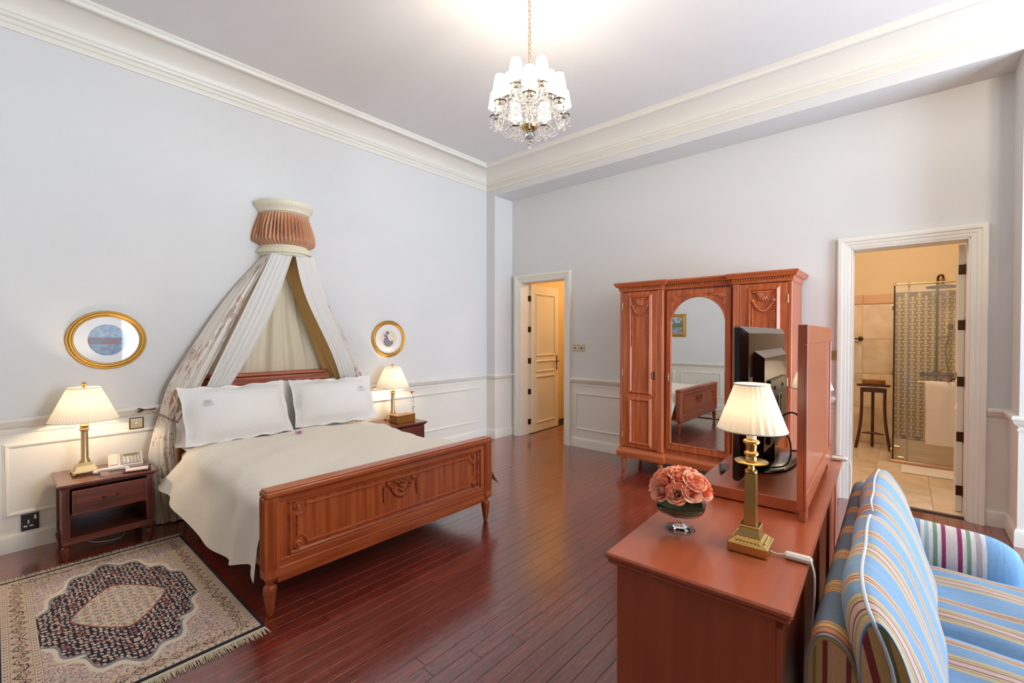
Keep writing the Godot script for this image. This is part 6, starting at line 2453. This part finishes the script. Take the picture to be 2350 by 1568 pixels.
# ---------------------------------------------------------------- chandelier
func build_chandelier(where: Vector3, power: float, label: String) -> void:
	var c := thing("chandelier", label, "chandelier", where, 0.0, "crystal chandeliers")
	var Y := func(y: float) -> float: return y - YC
	part(c, "ceiling_rose", MB.new().lathe(pv([[0, -0.06], [0.014, -0.058], [0.02, -0.045], [0.045, -0.03], [0.06, -0.01], [0.062, 0.0], [0, 0.0]]), 24), M.old_brass)
	var y := YC - 0.06
	var k := 0
	while y > 3.19:
		var link := []
		for q in 12:
			var a := TAU * q / 12.0
			var off := Vector3(cos(a) * 0.008, sin(a) * 0.017, 0)
			if k % 2:
				off = Vector3(0, off.y, off.x)
			link.append(Vector3(0, Y.call(y - 0.016), 0) + off)
		part(c, "chain_link", MB.new().tube(link, 0.0026, 5, true), M.old_brass)
		y -= 0.027
		k += 1
	part(c, "stem", MB.new().lathe(pv([[0, Y.call(2.70)], [0.012, Y.call(2.705)], [0.03, Y.call(2.72)], [0.034, Y.call(2.735)], [0.018, Y.call(2.75)], [0.012, Y.call(2.78)], [0.028, Y.call(2.81)], [0.03, Y.call(2.84)], [0.014, Y.call(2.88)], [0.011, Y.call(2.95)], [0.024, Y.call(2.98)], [0.026, Y.call(3.0)], [0.012, Y.call(3.03)], [0.010, Y.call(3.12)], [0.02, Y.call(3.14)], [0.012, Y.call(3.16)], [0.004, Y.call(3.19)], [0, Y.call(3.195)]]), 20), M.crystal)
	part(c, "hub", MB.new().lathe(pv([[0, Y.call(2.756)], [0.02, Y.call(2.757)], [0.05, Y.call(2.772)], [0.054, Y.call(2.786)], [0.03, Y.call(2.80)], [0, Y.call(2.80)]]), 24), M.brass)
	part(c, "bottom_ball", MB.new().ball(Vector3(0, Y.call(2.70), 0), Vector3(0.026, 0.03, 0.026), 14, 10), M.crystal)
	var beads := MB.new()
	var rng := RandomNumberGenerator.new()
	rng.seed = 8
	var arm_i := 0
	for tier in [[7, 0.228, 2.865, 0.0], [5, 0.135, 2.985, 0.31]]:
		for q in tier[0]:
			var a: float = TAU * q / tier[0] + tier[3]
			var dir := Vector3(cos(a), 0, sin(a))
			var R: float = tier[1]
			var ay: float = Y.call(tier[2])
			var path := spline([Vector3(0, ay - 0.055, 0) + dir * 0.03, Vector3(0, ay - 0.03, 0) + dir * R * 0.40, Vector3(0, ay - 0.075, 0) + dir * R * 0.72, Vector3(0, ay - 0.06, 0) + dir * R * 0.95, Vector3(0, ay, 0) + dir * R], 5)
			part(c, "arm", MB.new().tube(path, 0.0055, 8), M.crystal)
			var top := Vector3(0, ay, 0) + dir * R
			part(c, "drip_pan", MB.new().at(top).lathe(pv([[0, 0], [0.012, 0], [0.036, 0.006], [0.040, 0.012], [0.034, 0.010], [0.012, 0.006], [0.008, 0.018], [0.012, 0.022], [0, 0.022]]), 20), M.crystal)
			part(c, "cup", MB.new().at(top + Vector3(0, 0.02, 0)).lathe(pv([[0, 0], [0.010, 0], [0.013, 0.010], [0, 0.010]]), 12), M.old_brass)
			part(c, "candle_tube", MB.new().cyl(top + Vector3(0, 0.03, 0), 0.0095, 0.06, 12), M.candle)
			part(c, "bulb", MB.new().ball(top + Vector3(0, 0.100, 0), Vector3(0.011, 0.020, 0.011), 10, 8), M.bulb_glow)
			part(c, "lamp_shade", MB.new().at(top).lathe(pv([[0.0485, 0.072], [0.046, 0.082], [0.0305, 0.168]]), 28), M.chandelier_shade)
			part(c, "shade_rim", MB.new().at(top).append_ring(0.0485, 0.072, 0.0018), M.chandelier_shade)
			if tier[0] == 7 or q % 2 == 0:
				lamp_light(c, top + Vector3(0, 0.100, 0), power, 0.012, Color(1.0, 0.95, 0.87))
			# crystal drops under the pan
			for d in 5:
				var an := a + TAU * d / 5.0
				var o := top + Vector3(cos(an) * 0.036, 0.006, sin(an) * 0.036)
				for m in 3:
					beads.ball(o + Vector3(0, -0.010 - 0.013 * m, 0), Vector3(0.0056, 0.0064, 0.0056), 6, 4)
				beads.ball(o + Vector3(0, -0.056, 0), Vector3(0.0075, 0.012, 0.0075), 6, 5)
			var dr := MB.new().at(top + Vector3(0, -0.068, 0)).lathe(pv([[0, -0.024], [0.008, -0.016], [0.010, -0.008], [0.004, 0.014], [0, 0.02]]), 8)
			part(c, "crystal_drop", dr, M.crystal)
			var dr2 := MB.new().at(top + dir * 0.036 + Vector3(0, -0.046, 0)).lathe(pv([[0, -0.020], [0.007, -0.013], [0.009, -0.006], [0.003, 0.012], [0, 0.016]]), 8)
			part(c, "crystal_drop", dr2, M.crystal)
			# swags of beads from the stem and between neighbours
			var nxt: float = a + TAU / tier[0]
			var top2 := Vector3(0, ay, 0) + Vector3(cos(nxt), 0, sin(nxt)) * R
			for m in 15:
				var u := m / 14.0
				var p := top.lerp(top2, u) + Vector3(0, -0.085 * 4.0 * u * (1.0 - u) * (1.0 if R > 0.2 else 0.6), 0)
				beads.ball(p, Vector3(0.0060, 0.0060, 0.0060), 6, 4)
			var hi := Vector3(0, Y.call(3.10) if R < 0.2 else Y.call(2.96), 0)
			for m in 12:
				var u := m / 11.0
				var p := (hi + dir * 0.012).lerp(top, u) + Vector3(0, -0.05 * 4.0 * u * (1.0 - u), 0)
				beads.ball(p, Vector3(0.0058, 0.0058, 0.0058), 6, 4)
			if R > 0.2:
				for m in 16:
					var u := m / 15.0
					var p := top.lerp(top2, u) * Vector3(0.86, 1, 0.86) + Vector3(0, -0.03 - 0.05 * 4.0 * u * (1.0 - u), 0)
					beads.ball(p, Vector3(0.0056, 0.0056, 0.0056), 6, 4)
				for m in 12:
					var u := m / 11.0
					var p := top.lerp(Vector3(0, Y.call(2.765), 0) + dir * 0.05, u) + Vector3(0, -0.065 * 4.0 * u * (1.0 - u), 0)
					beads.ball(p, Vector3(0.0060, 0.0060, 0.0060), 6, 4)
			arm_i += 1
	part(c, "crystal_strands", beads, M.crystal, "strings of small crystal beads").set_meta("kind", "stuff")
	var tail := MB.new()
	for m in 9:
		var a := TAU * m / 9.0
		for j in 3:
			tail.ball(Vector3(cos(a) * (0.03 - 0.006 * j), Y.call(2.735 - 0.022 * j), sin(a) * (0.03 - 0.006 * j)), Vector3(0.007, 0.010, 0.007), 6, 5)
	tail.ball(Vector3(0, Y.call(2.655), 0), Vector3(0.011, 0.016, 0.011), 8, 6)
	part(c, "crystal_tail", tail, M.crystal)


# ---------------------------------------------------------------- switches and sockets
func build_sockets() -> void:
	var p := thing("bell_switch", "bronze square switch plate with white knob beside the bed drape", "switch", Vector3(XA, 0.768, -0.72))
	part(p, "plate", MB.new().span(Vector3(0, -0.044, -0.044), Vector3(0.008, 0.044, 0.044), 0.003), M.old_brass)
	part(p, "rim", MB.new().at(Vector3(0.008, 0, 0), IN_LEFT).sweep(rect_path(Vector2(-0.040, -0.040), Vector2(0.040, 0.040)), pv([[-0.004, 0], [-0.003, 0.003], [0.003, 0.003], [0.004, 0]]), true), M.bronze)
	part(p, "knob", MB.new().ball(Vector3(0.009, 0, 0), Vector3(0.010, 0.011, 0.011), 12, 8), M.plastic_white)
	p = thing("power_socket", "dark bronze three pin power socket low on the wall by the rug", "socket", Vector3(XA + 0.004, 0.181, -0.150))
	part(p, "plate", MB.new().span(Vector3(0, -0.056, -0.042), Vector3(0.010, 0.056, 0.042), 0.003), M.steel_dark)
	for q in [[0.010, 0.0, 0.005, 0.010], [-0.018, 0.014, 0.011, 0.004], [-0.018, -0.014, 0.011, 0.004]]:
		part(p, "pin_insert", MB.new().box(Vector3(0.010, q[0] - 0.008, q[1] + 0.008), Vector3(0.004, q[3] * 2.4, q[2] * 1.6), 0.001), M.plastic_white)
	part(p, "rocker", MB.new().box(Vector3(0.011, 0.028, -0.024), Vector3(0.006, 0.026, 0.012), 0.001), M.plastic_white)
	for k in 2:
		p = thing("light_switch", ["brass light switch with small rocker beside the corridor doorway casing", "brass dimmer switch with round dial, on the side of the wardrobe"][k], "switch", Vector3(-3.241 + 0.097 * k, 1.281, ZR))
		part(p, "plate", MB.new().span(Vector3(-0.043, -0.043, 0), Vector3(0.043, 0.043, 0.008), 0.003), M.old_brass)
		part(p, "insert", MB.new().span(Vector3(-0.032, -0.032, 0.007), Vector3(0.032, 0.032, 0.0095), 0.001), M.plastic_phone)
		if k == 0:
			part(p, "rocker", MB.new().box(Vector3(0, 0, 0.012), Vector3(0.014, 0.024, 0.008), 0.002), M.bronze)
		else:
			part(p, "dial", MB.new().at(Vector3(0, 0, 0.009), Basis(Vector3.RIGHT, PI / 2)).cyl(Vector3.ZERO, 0.012, 0.012, 14, 0.002), M.bronze)
	p = thing("brass_switch", "square brass switch plate beside the bathroom doorway", "switch", Vector3(-0.513, 1.268, ZR))
	part(p, "plate", MB.new().span(Vector3(-0.043, -0.043, 0), Vector3(0.043, 0.043, 0.008), 0.003), M.brass)
	part(p, "rocker", MB.new().box(Vector3(0.0, 0.0, 0.010), Vector3(0.022, 0.030, 0.006), 0.002), M.old_brass)
